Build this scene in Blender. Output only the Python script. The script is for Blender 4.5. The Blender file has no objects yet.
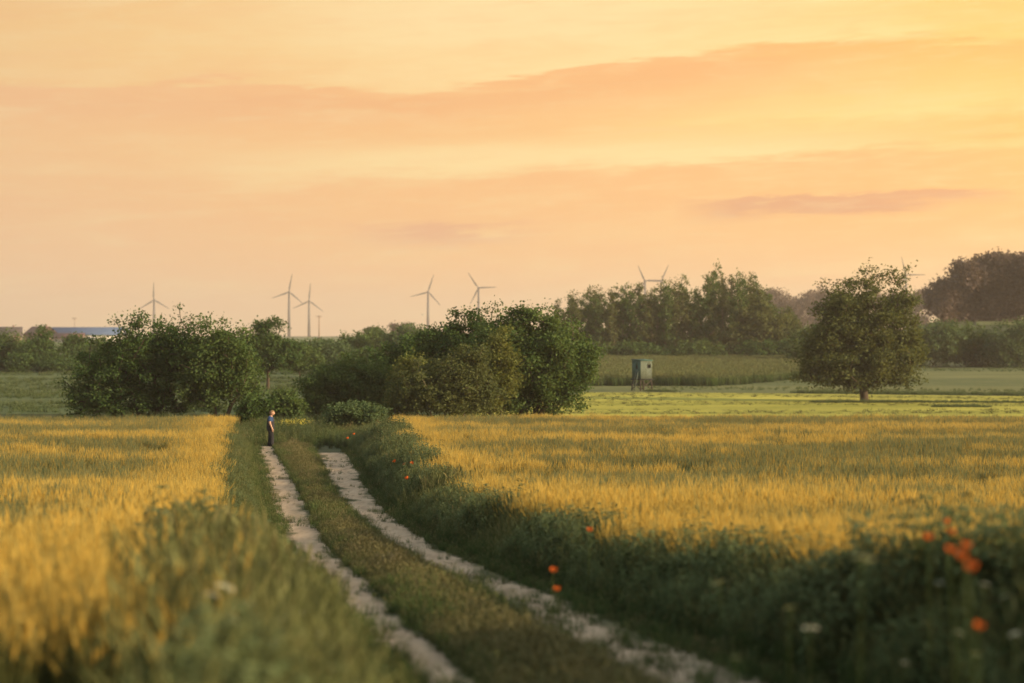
import bpy, math, random
import numpy as np
from mathutils import Vector, Matrix

scene = bpy.context.scene
COL = scene.collection
R = math.radians
F = 2000.0            # focal length in pixels of the 1024 wide frame
CX, HZ = 512.0, 335.0 # picture column straight ahead, picture row of eye level

# ------------------------------------------------------------------ camera
cam_d = bpy.data.cameras.new('camera')
cam = bpy.data.objects.new('camera', cam_d); COL.objects.link(cam)
cam_d.sensor_width = 36.0
cam_d.lens = 36.0 * F / 1024.0
cam_d.clip_start = 0.1; cam_d.clip_end = 20000
cam.location = (0, 0, 0)
cam.rotation_euler = (R(90) - math.atan((341.5 - HZ) / F), 0, 0)
cam_d.dof.use_dof = True
cam_d.dof.focus_distance = 62.0
cam_d.dof.aperture_fstop = 1.1
scene.camera = cam

# ------------------------------------------------------------------ sky and sun
SUN_EL, SUN_AZ = R(14.0), R(112.0)     # azimuth clockwise from the view direction (+y) towards +x
world = bpy.data.worlds.new('World'); scene.world = world
world.use_nodes = True
nt = world.node_tree; N = nt.nodes; L = nt.links
for n in list(N): N.remove(n)

def mth(nt, op, a, b=None, c=None, clamp=False):
    n = nt.nodes.new('ShaderNodeMath'); n.operation = op; n.use_clamp = clamp
    for i, v in enumerate((a, b, c)):
        if v is None: continue
        if isinstance(v, (int, float)): n.inputs[i].default_value = v
        else: nt.links.new(v, n.inputs[i])
    return n.outputs[0]

def mixc(nt, fac, a, b, mode='MIX'):
    n = nt.nodes.new('ShaderNodeMix'); n.data_type = 'RGBA'; n.blend_type = mode
    for s, v in ((n.inputs[0], fac), (n.inputs[6], a), (n.inputs[7], b)):
        if isinstance(v, (int, float)): s.default_value = v
        elif isinstance(v, tuple): s.default_value = (*v[:3], 1)
        else: nt.links.new(v, s)
    return n.outputs[2]

def ramp(nt, fac, stops, interp='LINEAR'):
    n = nt.nodes.new('ShaderNodeValToRGB'); n.color_ramp.interpolation = interp
    e = n.color_ramp.elements
    while len(e) < len(stops): e.new(0.5)
    for el, (p, c) in zip(e, stops):
        el.position = p; el.color = (*c[:3], 1) if isinstance(c, tuple) else (c, c, c, 1)
    nt.links.new(fac, n.inputs[0])
    return n.outputs[0]

def lin(r, g, b):
    f = lambda v: (v / 255 / 12.92) if v / 255 < 0.04045 else ((v / 255 + 0.055) / 1.055) ** 2.4
    return (f(r), f(g), f(b))

def noise(nt, vec, scale, detail=4, rough=0.55, dist=0.0, dim='3D'):
    n = nt.nodes.new('ShaderNodeTexNoise'); n.noise_dimensions = dim
    n.inputs['Scale'].default_value = scale; n.inputs['Detail'].default_value = detail
    n.inputs['Roughness'].default_value = rough; n.inputs['Distortion'].default_value = dist
    if vec is not None: nt.links.new(vec, n.inputs['Vector'])
    return n.outputs['Fac']

def comb(nt, x, y, z):
    n = nt.nodes.new('ShaderNodeCombineXYZ')
    for i, v in enumerate((x, y, z)):
        if isinstance(v, (int, float)): n.inputs[i].default_value = v
        else: nt.links.new(v, n.inputs[i])
    return n.outputs[0]

tc = N.new('ShaderNodeTexCoord'); sp = N.new('ShaderNodeSeparateXYZ')
L.new(tc.outputs['Generated'], sp.inputs[0])
X, Y, Z = sp.outputs
az = mth(nt, 'ARCTAN2', X, Y)
hl = mth(nt, 'SQRT', mth(nt, 'ADD', mth(nt, 'MULTIPLY', X, X), mth(nt, 'MULTIPLY', Y, Y)))
S = mth(nt, 'DIVIDE', Z, mth(nt, 'MAXIMUM', hl, 0.02))      # tangent of the elevation
Sc = mth(nt, 'MULTIPLY', S, 3.0, clamp=True)
base = ramp(nt, Sc, [(0.0, lin(244, 206, 164)), (0.10, lin(250, 201, 144)), (0.2, lin(250, 195, 126)),
                     (0.33, lin(251, 200, 122)), (0.43, lin(253, 212, 132)), (0.55, lin(250, 210, 142)), (0.8, lin(215, 190, 150)), (1.0, lin(150, 155, 160))])
# cloud decks: long soft bars, slightly tilted, with ragged upper edges
tilt = mth(nt, 'SUBTRACT', S, mth(nt, 'MULTIPLY', az, 0.045))
cv = comb(nt, mth(nt, 'MULTIPLY', az, 4.0), mth(nt, 'MULTIPLY', tilt, 26.0), 0.0)
n1 = noise(nt, cv, 1.0, 7, 0.58, 0.6)
cv2 = comb(nt, mth(nt, 'MULTIPLY', az, 12.0), mth(nt, 'MULTIPLY', tilt, 95.0), 3.7)
n2 = noise(nt, cv2, 1.0, 5, 0.6, 0.4)
cv3 = comb(nt, mth(nt, 'MULTIPLY', az, 34.0), mth(nt, 'MULTIPLY', tilt, 330.0), 8.1)
n3 = noise(nt, cv3, 1.0, 6, 0.65, 0.8)
nw = mth(nt, 'SUBTRACT', n3, 0.5)
nm = mth(nt, 'SUBTRACT', n1, 0.5)
nd = mth(nt, 'SUBTRACT', n2, 0.5)
wob = mth(nt, 'ADD', mth(nt, 'MULTIPLY', nm, 0.022), mth(nt, 'ADD', mth(nt, 'MULTIPLY', nd, 0.026), mth(nt, 'MULTIPLY', nw, 0.012)))

def band(center, slope, up, dn, a0=None, a1=None, soft=0.08, kink=None):
    """0..1 bar about S = center + slope*az, with a sharper upper edge and a long soft lower one"""
    t = mth(nt, 'SUBTRACT', mth(nt, 'SUBTRACT', mth(nt, 'ADD', S, wob), center), mth(nt, 'MULTIPLY', az if kink is None else mth(nt, 'MAXIMUM', mth(nt, 'SUBTRACT', az, kink), 0.0), slope))
    u_ = mth(nt, 'SUBTRACT', 1.0, mth(nt, 'DIVIDE', t, up), clamp=True)
    d_ = mth(nt, 'ADD', 1.0, mth(nt, 'DIVIDE', t, dn), clamp=True)
    o = mth(nt, 'MULTIPLY', u_, d_)
    if a0 is not None:
        w = mth(nt, 'DIVIDE', mth(nt, 'SUBTRACT', az, a0), soft, clamp=True)
        o = mth(nt, 'MULTIPLY', o, w)
    if a1 is not None:
        w = mth(nt, 'DIVIDE', mth(nt, 'SUBTRACT', a1, az), soft, clamp=True)
        o = mth(nt, 'MULTIPLY', o, w)
    return o

colr = base
def lay(fac, amount, c):
    global colr
    colr = mixc(nt, mth(nt, 'MULTIPLY', fac, amount, clamp=True), colr, lin(*c))
# warm golden glow towards the sun, paler middle
glow = mth(nt, 'SUBTRACT', 1.0, mth(nt, 'DIVIDE', mth(nt, 'ABSOLUTE', mth(nt, 'SUBTRACT', az, 0.40)), 0.34), clamp=True)
glow = mth(nt, 'MULTIPLY', glow, mth(nt, 'MULTIPLY', mth(nt, 'SUBTRACT', S, 0.02), 14.0, clamp=True))
lay(glow, .75, (255, 203, 92))
lay(band(0.160, 0.0, 0.06, 0.050, -0.19, 0.21, 0.16), 1.1, (254, 229, 172))       # pale clear patch at the top
lay(band(0.163, 0.0, 0.10, 0.06, None, -0.08, 0.18), 1.0, (246, 195, 98))
lay(band(0.088, 0.03, 0.012, 0.016, -0.19, 0.24, 0.14), 1.2, (255, 229, 165))        # long bright streak
lay(band(0.100, 0.06, 0.012, 0.012, 0.02, 0.30, 0.1), 0.9, (255, 222, 140))
lay(band(0.120, 0.115, 0.004, 0.030, -0.32, 0.22, 0.10, -0.05), 1.5, (248, 187, 114))    # upper cloud bar, rising to the right
lay(band(0.1265, 0.115, 0.003, 0.005, -0.10, 0.22, 0.10, -0.05), 0.7, (255, 230, 168))
lay(band(0.114, 0.120, 0.004, 0.010, -0.26, 0.20, 0.10, -0.05), 0.8, (243, 178, 106))
lay(band(0.145, -0.02, 0.004, 0.016, 0.08, 0.36, 0.08), 0.9, (248, 188, 98))
lay(band(0.0755, 0.060, 0.006, 0.055, -0.20, 0.30, 0.12), 1.0, (250, 191, 120))    # middle cloud sheet
lay(band(0.0610, 0.02, 0.0035, 0.008, 0.08, 0.25, 0.05), 1.9, (222, 158, 116))      # thin dark bars
lay(band(0.0530, 0.03, 0.0035, 0.008, -0.09, 0.02, 0.05), 1.4, (230, 166, 122))
lay(mth(nt, 'MULTIPLY', nm, 2.2, clamp=True), 0.40, (255, 224, 158))
lay(mth(nt, 'MULTIPLY', nm, -2.2, clamp=True), 0.40, (248, 188, 126))
lay(mth(nt, 'MULTIPLY', nd, 5.0, clamp=True), 0.38, (255, 232, 172))
lay(mth(nt, 'MULTIPLY', nw, 5.0, clamp=True), 0.26, (255, 234, 178))
lay(mth(nt, 'MULTIPLY', nw, -5.0, clamp=True), 0.18, (243, 180, 112))
lay(mth(nt, 'MULTIPLY', nd, -5.0, clamp=True), 0.20, (246, 186, 122))
# away from the sunset side the horizon is a duller rose
back = mth(nt, 'MULTIPLY', mth(nt, 'SUBTRACT', mth(nt, 'ABSOLUTE', mth(nt, 'SUBTRACT', az, SUN_AZ)), 1.5), 0.8, clamp=True)
lay(back, 0.9, (176, 158, 160))

sky = N.new('ShaderNodeTexSky'); sky.sky_type = 'NISHITA'; sky.sun_disc = False
sky.sun_elevation = SUN_EL; sky.sun_rotation = SUN_AZ
sky.air_density = 1.2; sky.dust_density = 1.5; sky.ozone_density = 1.5
SKY_STRENGTH = 0.15
vm = N.new('ShaderNodeVectorMath'); vm.operation = 'SCALE'; vm.inputs['Scale'].default_value = 0.375 / SKY_STRENGTH
colr = mixc(nt, 1.0, colr, (1.03, 0.965, 0.77), 'MULTIPLY')
L.new(colr, vm.inputs[0])
hi = mth(nt, 'MULTIPLY', mth(nt, 'SUBTRACT', S, 0.22), 2.2, clamp=True)
upper = mixc(nt, 1.0, sky.outputs[0], (1.25, 1.02, 0.76), 'MULTIPLY')     # thin warm veil over the blue
fin = mixc(nt, hi, vm.outputs[0], upper)
bg = N.new('ShaderNodeBackground'); bg.inputs['Strength'].default_value = SKY_STRENGTH
L.new(fin, bg.inputs['Color'])
wo = N.new('ShaderNodeOutputWorld'); L.new(bg.outputs[0], wo.inputs['Surface'])

sl = bpy.data.lights.new('sun', 'SUN'); sun = bpy.data.objects.new('sun', sl); COL.objects.link(sun)
sl.energy = 2.9; sl.angle = R(0.6); sl.color = (1.0, 0.76, 0.46)
sdir = Vector((math.sin(SUN_AZ) * math.cos(SUN_EL), math.cos(SUN_AZ) * math.cos(SUN_EL), math.sin(SUN_EL)))
sun.rotation_euler = sdir.to_track_quat('Z', 'Y').to_euler()

vs = scene.view_settings
scene.display_settings.display_device = 'sRGB'
vs.view_transform = 'Standard'; vs.look = 'None'; vs.gamma = 1.0; vs.use_curve_mapping = False
vs.exposure = 1.75
scene.cycles.max_bounces = 6; scene.cycles.diffuse_bounces = 3; scene.cycles.glossy_bounces = 2
scene.cycles.transmission_bounces = 4; scene.cycles.volume_bounces = 0; scene.cycles.transparent_max_bounces = 6
scene.cycles.use_denoising = True

# ------------------------------------------------------------------ helpers
def tag(o, label=None, cat=None, group=None, kind=None):
    if label: o['label'] = label
    if cat: o['category'] = cat
    if group: o['group'] = group
    if kind: o['kind'] = kind
    return o

def empty(name, loc, rz=0.0):
    o = bpy.data.objects.new(name, None); COL.objects.link(o)
    o.empty_display_size = 0.3
    o.location = loc; o.rotation_euler = (0, 0, rz)
    return o

def mesh_np(name, V, faces, attrs=None, smooth=False):
    """faces: list of (n,k) index arrays; attrs: {name: per-vertex float array}"""
    me = bpy.data.meshes.new(name)
    V = np.asarray(V, dtype=np.float32).reshape(-1, 3)
    me.vertices.add(len(V)); me.vertices.foreach_set('co', V.ravel())
    faces = [np.asarray(f, dtype=np.int32) for f in faces if len(f)]
    li = np.concatenate([f.ravel() for f in faces]) if faces else np.zeros(0, np.int32)
    tot = np.concatenate([np.full(len(f), f.shape[1], np.int32) for f in faces]) if faces else np.zeros(0, np.int32)
    st = np.concatenate([[0], np.cumsum(tot)[:-1]]).astype(np.int32) if len(tot) else np.zeros(0, np.int32)
    me.loops.add(len(li)); me.loops.foreach_set('vertex_index', li)
    me.polygons.add(len(tot)); me.polygons.foreach_set('loop_start', st)
    if smooth: me.polygons.foreach_set('use_smooth', np.ones(len(tot), bool))
    for k, a in (attrs or {}).items():
        at = me.attributes.new(k, 'FLOAT', 'POINT'); at.data.foreach_set('value', np.asarray(a, np.float32))
    me.update(calc_edges=True)
    return me

def link(name, me, m=None, parent=None, loc=None):
    o = bpy.data.objects.new(name, me)
    COL.objects.link(o)
    if m is not None and not me.materials: me.materials.append(m)
    if parent is not None: o.parent = parent
    if loc is not None: o.location = loc
    return o

class MB:
    """collects ribbons, boxes, tubes, lathes into one mesh; t = a per-vertex value for the material"""
    def __init__(s): s.v = []; s.q = []; s.t3 = []; s.a = []; s.r = []
    def add(s, v, q=(), tr=(), a=0.0, r=0.0):
        b = len(s.v); s.v += [tuple(p) for p in v]
        s.q += [tuple(i + b for i in f) for f in q]; s.t3 += [tuple(i + b for i in f) for f in tr]
        s.a += list(a) if hasattr(a, '__len__') else [a] * len(v)
        s.r += [r] * len(v)
    def ribbon(s, pts, w, side, a=0.0, r=0.0):
        v = []; al = []
        for i, p in enumerate(pts):
            p = Vector(p); k = side * (w[i] / 2)
            v += [p - k, p + k]
            if hasattr(a, '__len__'): al += [a[i], a[i]]
        q = [(2 * i, 2 * i + 1, 2 * i + 3, 2 * i + 2) for i in range(len(pts) - 1)]
        s.add(v, q, (), al if al else a, r)
    def box(s, c, d, M=None, a=0.0):
        x, y, z = (k / 2 for k in d); c = Vector(c)
        v = [Vector((i * x, j * y, k * z)) for i in (-1, 1) for j in (-1, 1) for k in (-1, 1)]
        if M: v = [M @ p for p in v]
        v = [p + c for p in v]
        s.add(v, [(0, 1, 3, 2), (4, 6, 7, 5), (0, 4, 5, 1), (2, 3, 7, 6), (0, 2, 6, 4), (1, 5, 7, 3)], (), a)
    def tube(s, pts, rad, n=8, cap=True, a=0.0):
        pts = [Vector(p) for p in pts]; v = []
        for i, p in enumerate(pts):
            d = (pts[min(i + 1, len(pts) - 1)] - pts[max(i - 1, 0)]).normalized()
            u = d.orthogonal().normalized() if abs(d.z) > 0.9 else d.cross(Vector((0, 0, 1))).normalized()
            if abs(d.z) > 0.9: u = (Vector((1, 0, 0)) - d * d.x).normalized()
            w = d.cross(u); r_ = rad[i] if hasattr(rad, '__len__') else rad
            v += [p + (u * math.cos(2 * math.pi * k / n) + w * math.sin(2 * math.pi * k / n)) * r_ for k in range(n)]
        q = [(i * n + k, i * n + (k + 1) % n, (i + 1) * n + (k + 1) % n, (i + 1) * n + k) for i in range(len(pts) - 1) for k in range(n)]
        tr = []
        if cap:
            b = len(v); v += [pts[0], pts[-1]]; e = (len(pts) - 1) * n
            tr = [(b, (k + 1) % n, k) for k in range(n)] + [(b + 1, e + k, e + (k + 1) % n) for k in range(n)]
        s.add(v, q, tr, a)
    def mesh(s, name, smooth=False):
        return mesh_np(name, s.v, [s.q, s.t3], {'t': s.a, 'rnd': s.r}, smooth)
    def build(s, name, m, parent=None, loc=None, smooth=False):
        return link(name, s.mesh(name, smooth), m, parent, loc)

# ------------------------------------------------------------------ terrain
NEAR = [(-400, -0.5), (-60, -0.9), (0, -1.72), (14.8, -2.58), (21.5, -3.0), (34, -3.68), (46, -4.18), (56, -4.36), (75, -4.6), (95, -5.1), (112, -5.42)]
LEFT = NEAR + [(150, -5.8), (300, -5.75), (420, -5.0), (900, -3.6), (1500, -1.6), (2600, -2.0), (8000, -8)]
RIGHT = NEAR + [(140, -5.85), (195, -6.7), (250, -6.75), (380, -5.1), (600, -4.6), (900, -3.6), (1500, -1.6), (2600, -2.0), (8000, -8)]
LA, RA = np.array(LEFT), np.array(RIGHT)
def ss(a, b, x):
    t = np.clip((x - a) / (b - a), 0, 1); return t * t * (3 - 2 * t)
def gz(x, y):
    x = np.asarray(x, float); y = np.asarray(y, float)
    u = x / np.maximum(np.abs(y), 60.0)
    w = ss(-0.05, 0.04, u)
    zl = 0; zr = 0
    for k in np.linspace(-.13, .13, 7):
        zl = zl + np.interp(y * (1 + k), LA[:, 0], LA[:, 1]); zr = zr + np.interp(y * (1 + k), RA[:, 0], RA[:, 1])
    z = (zl * (1 - w) + zr * w) / 7
    z = z + 8.5 * ss(400, 530, y) * ss(.15, .22, u) * (1 - ss(900, 1500, y))
    z = z + 0.25 * np.sin(x * .05 + 1) * np.sin(y * .035) * ss(120, 180, y)
    return z
def gzf(x, y): return float(gz(x, y))
_d = np.linspace(5, 150, 1500)
_rows = HZ - F * gz(_d * -0.08, _d) / _d
def d_at_row(row): return float(np.interp(-row, -_rows, _d))
def wx(px, d): return (px - CX) / F * d
def wz(row, d): return (HZ - row) / F * d
def top_place(px, row, h, lo=6.0, hi=112.0):
    """where a plant of height h has to stand for its top to be seen at this spot of the photograph"""
    ds = np.linspace(lo, hi, 2200); xs = (px - CX) / F * ds
    e = np.abs(gz(xs, ds) + h - (HZ - row) / F * ds)
    i = int(np.argmin(e)); return float(xs[i]), float(ds[i])

LT = np.array([(0, 1.75), (8, .55), (14.8, -.50), (21.5, -1.49), (24, -1.8), (34, -3.45), (46, -5.0), (56, -6.4), (65, -7.6), (75, -9.07), (82, -10.05), (90, -11.0), (112, -13.6)])
RT = np.array([(0, 3.6), (8, 2.45), (14.8, 1.42), (21.5, .41), (24, .08), (34, -1.58), (46, -3.24), (56, -4.5), (65, -5.5), (75, -6.6), (82, -7.5), (90, -8.4), (112, -11)])
def xl(y):
    return sum(np.interp(np.asarray(y) + k, LT[:, 0], LT[:, 1]) for k in (-3, -1.5, 0, 1.5, 3)) / 5
def xr(y):
    return sum(np.interp(np.asarray(y) + k, RT[:, 0], RT[:, 1]) for k in (-3, -1.5, 0, 1.5, 3)) / 5
def wl(y): return np.interp(y, [8, 15, 22, 34, 52, 76, 90], [.58, .58, .66, .84, 1.0, .90, .75])
def wr(y): return np.interp(y, [8, 15, 22, 34, 52, 68, 79], [1.15, 1.12, 1.05, .98, 1.15, 1.35, 1.5])
def edge_l(y):  # right border of the left wheat
    y = np.asarray(y); return xl(y) - np.interp(y, [0, 8, 11, 14, 27, 60, 112], [2.2, 2.1, 1.85, 1.75, 1.8, 1.75, 1.9]) + .12 * np.sin(y * .9) + .08 * np.sin(y * 2.3)
def edge_r(y):  # left border of the right wheat
    y = np.asarray(y); return xr(y) + np.interp(y, [0, 12, 17, 27, 48, 75, 112], [2.6, 2.2, 1.75, 1.65, 1.95, 2.6, 4.4]) + .15 * np.sin(y * .7) + .1 * np.sin(y * 1.9 + 1)

# ------------------------------------------------------------------ materials
def new_mat(name):
    m = bpy.data.materials.new(name); m.use_nodes = True
    nt = m.node_tree
    for n in list(nt.nodes): nt.nodes.remove(n)
    out = nt.nodes.new('ShaderNodeOutputMaterial')
    return m, nt, out
def attr(nt, name):
    n = nt.nodes.new('ShaderNodeAttribute'); n.attribute_name = name; return n.outputs['Fac']
def pos(nt): return nt.nodes.new('ShaderNodeNewGeometry').outputs['Position']
def leafy(nt, out, col, trans=0.35, tcol=None, rough=None):
    d = nt.nodes.new('ShaderNodeBsdfDiffuse'); t = nt.nodes.new('ShaderNodeBsdfTranslucent')
    nt.links.new(col, d.inputs['Color'])
    nt.links.new(tcol if tcol is not None else col, t.inputs['Color'])
    mx = nt.nodes.new('ShaderNodeMixShader'); mx.inputs[0].default_value = trans
    nt.links.new(d.outputs[0], mx.inputs[1]); nt.links.new(t.outputs[0], mx.inputs[2])
    nt.links.new(mx.outputs[0], out.inputs['Surface'])
def princ(nt, out, col, rough=0.7, spec=0.3, bump=None, bstr=0.3, bdist=0.02, metal=0.0):
    b = nt.nodes.new('ShaderNodeBsdfPrincipled')
    if isinstance(col, tuple): b.inputs['Base Color'].default_value = (*col, 1)
    else: nt.links.new(col, b.inputs['Base Color'])
    b.inputs['Roughness'].default_value = rough; b.inputs['Specular IOR Level'].default_value = spec
    b.inputs['Metallic'].default_value = metal
    if bump is not None:
        bn = nt.nodes.new('ShaderNodeBump'); bn.inputs['Strength'].default_value = bstr; bn.inputs['Distance'].default_value = bdist
        nt.links.new(bump, bn.inputs['Height']); nt.links.new(bn.outputs[0], b.inputs['Normal'])
    nt.links.new(b.outputs[0], out.inputs['Surface'])

def simple_mat(name, c, rough=0.6, var=0.25, scale=3.0, metal=0.0, spec=0.3):
    m, nt, out = new_mat(name)
    n = noise(nt, pos(nt), scale, 5)
    lo = tuple(v * (1 - var) for v in c); hi_ = tuple(min(1, v * (1 + var)) for v in c)
    princ(nt, out, ramp(nt, n, [(0.3, lo), (0.7, hi_)]), rough, spec, n, 0.2, 0.01, metal)
    return m

def leaf_mat(name, dark, light, trans=0.35, patch=0.5, autumn=None):
    m, nt, out = new_mat(name)
    r = attr(nt, 'rnd')
    n = noise(nt, pos(nt), patch, 3)
    f = mth(nt, 'ADD', mth(nt, 'MULTIPLY', r, 0.6), mth(nt, 'MULTIPLY', mth(nt, 'SUBTRACT', n, 0.3), 1.0), clamp=True)
    c = ramp(nt, f, [(0.1, dark), (0.9, light)])
    tcol = mixc(nt, 1.0, c, (1.5, 1.35, 0.55), 'MULTIPLY')
    leafy(nt, out, c, trans, tcol)
    return m

def bark_mat(name, c):
    m, nt, out = new_mat(name)
    n = noise(nt, pos(nt), 9, 5)
    princ(nt, out, ramp(nt, n, [(0.3, tuple(v * .55 for v in c)), (0.75, c)]), 0.9, 0.1, n, 0.5, 0.02)
    return m

M = {}
M['leaf_dark'] = leaf_mat('leaf dark', (.026, .054, .020), (.076, .120, .040), .30)
M['leaf_mid'] = leaf_mat('leaf mid', (.036, .068, .025), (.100, .142, .050), .34)
M['leaf_yellow'] = leaf_mat('leaf yellowish', (.065, .085, .028), (.155, .165, .055), .38)
M['leaf_olive'] = leaf_mat('leaf olive', (.048, .064, .027), (.115, .128, .054), .32)
M['leaf_grey'] = leaf_mat('leaf grey green', (.052, .086, .042), (.098, .138, .066), .30)
M['leaf_rust'] = leaf_mat('leaf rusty', (.066, .052, .050), (.125, .092, .080), .22, .12)
M['bark'] = bark_mat('bark', (.085, .066, .048))
M['bark_pale'] = bark_mat('pale bark', (.17, .13, .095))

# ground ------------------------------------------------------------
m, gnt, gout = new_mat('ground grass soil')
p = pos(gnt)
g1 = noise(gnt, p, .02, 5); g2 = noise(gnt, p, 1.7, 6, .65); g3 = noise(gnt, p, .15, 4)
c = ramp(gnt, g2, [(0.3, (.020, .030, .012)), (0.7, (.055, .068, .026))])
c = mixc(gnt, mth(gnt, 'MULTIPLY', mth(gnt, 'SUBTRACT', g3, .45), 2.0, clamp=True), c, (.085, .080, .040))
c = mixc(gnt, mth(gnt, 'MULTIPLY', mth(gnt, 'SUBTRACT', g1, .5), 3.0, clamp=True), c, (.10, .105, .055))
princ(gnt, gout, c, .95, .1, g2, .6, .05)
M['ground'] = m

def field_mat(name, a, b, stripe=(0.0, 1.0), sc=.25, bump=.4):
    """a grassy field: fine mottling plus long faint swaths across the view"""
    m, nt, out = new_mat(name)
    p = pos(nt)
    mp = nt.nodes.new('ShaderNodeMapping'); mp.inputs['Scale'].default_value = (.006, .034, .1); mp.inputs['Rotation'].default_value = (0, 0, R(4))
    nt.links.new(p, mp.inputs['Vector'])
    s1 = noise(nt, mp.outputs[0], 1.6, 5, .6)
    f1 = noise(nt, p, sc * 6, 5, .7); f2 = noise(nt, p, sc * .5, 3)
    f = mth(nt, 'ADD', mth(nt, 'MULTIPLY', s1, .75), mth(nt, 'ADD', mth(nt, 'MULTIPLY', f1, .3), mth(nt, 'MULTIPLY', f2, .25)))
    c = ramp(nt, f, [(0.54, a), (0.78, b)])
    princ(nt, out, c, .95, .05, f1, bump, .15)
    return m
M['meadow'] = field_mat('mown meadow', (.22, .21, .040), (.42, .37, .070))
M['green'] = field_mat('green field', (.060, .080, .034), (.098, .118, .050))
M['dull'] = field_mat('dull pasture', (.078, .096, .040), (.150, .150, .062))
M['far'] = field_mat('far field', (.10, .13, .07), (.17, .18, .09))
M['straw'] = field_mat('straw field', (.26, .24, .10), (.36, .32, .15))

# dirt ---------------------------------------------------------------
m, nt_, out_ = new_mat('sandy dirt')
p = pos(nt_)
mpd = nt_.nodes.new('ShaderNodeMapping'); mpd.inputs['Scale'].default_value = (1.0, .16, 1.0); mpd.inputs['Rotation'].default_value = (0, 0, R(-8)); nt_.links.new(p, mpd.inputs['Vector']); p = mpd.outputs[0]
a1 = noise(nt_, p, 5.0, 6, .65); a2 = noise(nt_, p, 28, 4, .7); a3 = noise(nt_, p, .6, 3)
c = ramp(nt_, a1, [(.28, (.23, .165, .105)), (.5, (.36, .265, .175)), (.74, (.44, .33, .225))])
c = mixc(nt_, mth(nt_, 'MULTIPLY', mth(nt_, 'SUBTRACT', a2, .58), 2.5, clamp=True), c, (.17, .135, .10))
c = mixc(nt_, mth(nt_, 'MULTIPLY', mth(nt_, 'SUBTRACT', a3, .58), 4, clamp=True), c, (.15, .13, .07))
e = mth(nt_, 'ABSOLUTE', mth(nt_, 'SUBTRACT', mth(nt_, 'MULTIPLY', attr(nt_, 't'), 2.0), 1.0))
a4 = noise(nt_, p, 1.9, 5, .7)
e = mth(nt_, 'MULTIPLY', mth(nt_, 'SUBTRACT', mth(nt_, 'ADD', e, mth(nt_, 'MULTIPLY', mth(nt_, 'SUBTRACT', a4, .5), 2.4)), .42), 2.4, clamp=True)
c = mixc(nt_, e, c, (.085, .080, .040))       # trodden turf where the wheels seldom run
princ(nt_, out_, c, .95, .05, mth(nt_, 'ADD', a1, mth(nt_, 'MULTIPLY', a2, .4)), .3, .03)
M['dirt'] = m

# plants ---------------------------------------------------------------
def plant_mat(name, stops, dry, patch_scale, patch_lo, trans=.35, hue=.25, by_clump=False):
    """t runs up each plant; patches across the field shift it towards a second colour"""
    m, nt, out = new_mat(name)
    t = attr(nt, 't')
    c = ramp(nt, t, stops)
    oi = nt.nodes.new('ShaderNodeObjectInfo')
    p = pos(nt)
    mp = nt.nodes.new('ShaderNodeMapping'); mp.inputs['Scale'].default_value = patch_scale; nt.links.new(p, mp.inputs['Vector'])
    n = noise(nt, mp.outputs[0], 1.0, 4, .6)
    f = mth(nt, 'ADD', n, mth(nt, 'MULTIPLY', mth(nt, 'SUBTRACT', oi.outputs['Random'], .5), .22))
    f = mth(nt, 'MULTIPLY', mth(nt, 'SUBTRACT', f, patch_lo), 5.0, clamp=True)
    if by_clump:
        an = nt.nodes.new('ShaderNodeAttribute'); an.attribute_type = 'INSTANCER'; an.attribute_name = 'unripe'
        f = mth(nt, 'ADD', mth(nt, 'MULTIPLY', an.outputs['Fac'], .9), mth(nt, 'MULTIPLY', mth(nt, 'SUBTRACT', attr(nt, 'rnd'), .48), 1.5), clamp=True)
    c = mixc(nt, f, c, ramp(nt, t, dry))
    r = attr(nt, 'rnd')
    k = mth(nt, 'ADD', mth(nt, 'MULTIPLY', r, hue * 2), 1 - hue)
    c2 = nt.nodes.new('ShaderNodeVectorMath'); c2.operation = 'SCALE'; nt.links.new(c, c2.inputs[0]); nt.links.new(k, c2.inputs['Scale'])
    leafy(nt, out, c2.outputs[0], trans)
    return m
M['wheat'] = plant_mat('ripening wheat',
    [(0.0, (.06, .075, .025)), (.45, (.14, .14, .045)), (.62, (.42, .30, .075)), (1.0, (.66, .455, .105))],
    [(0.0, (.040, .060, .024)), (.5, (.070, .095, .042)), (.7, (.095, .122, .058)), (1.0, (.140, .160, .080))], (.045, .20, .1), .47, .45, .35, True)
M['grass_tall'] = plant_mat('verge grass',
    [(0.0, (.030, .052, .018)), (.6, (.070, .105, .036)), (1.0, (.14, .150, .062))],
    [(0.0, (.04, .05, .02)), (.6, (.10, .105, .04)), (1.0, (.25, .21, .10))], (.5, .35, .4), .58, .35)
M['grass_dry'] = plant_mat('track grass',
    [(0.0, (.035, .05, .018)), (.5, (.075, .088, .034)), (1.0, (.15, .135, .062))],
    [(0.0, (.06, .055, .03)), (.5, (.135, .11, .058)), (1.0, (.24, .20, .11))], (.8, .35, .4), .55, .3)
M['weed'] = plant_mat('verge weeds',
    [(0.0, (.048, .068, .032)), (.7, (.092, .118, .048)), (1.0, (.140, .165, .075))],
    [(0.0, (.045, .060, .028)), (.7, (.095, .115, .055)), (1.0, (.13, .15, .07))], (.6, .4, .5), .55, .3)

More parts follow.
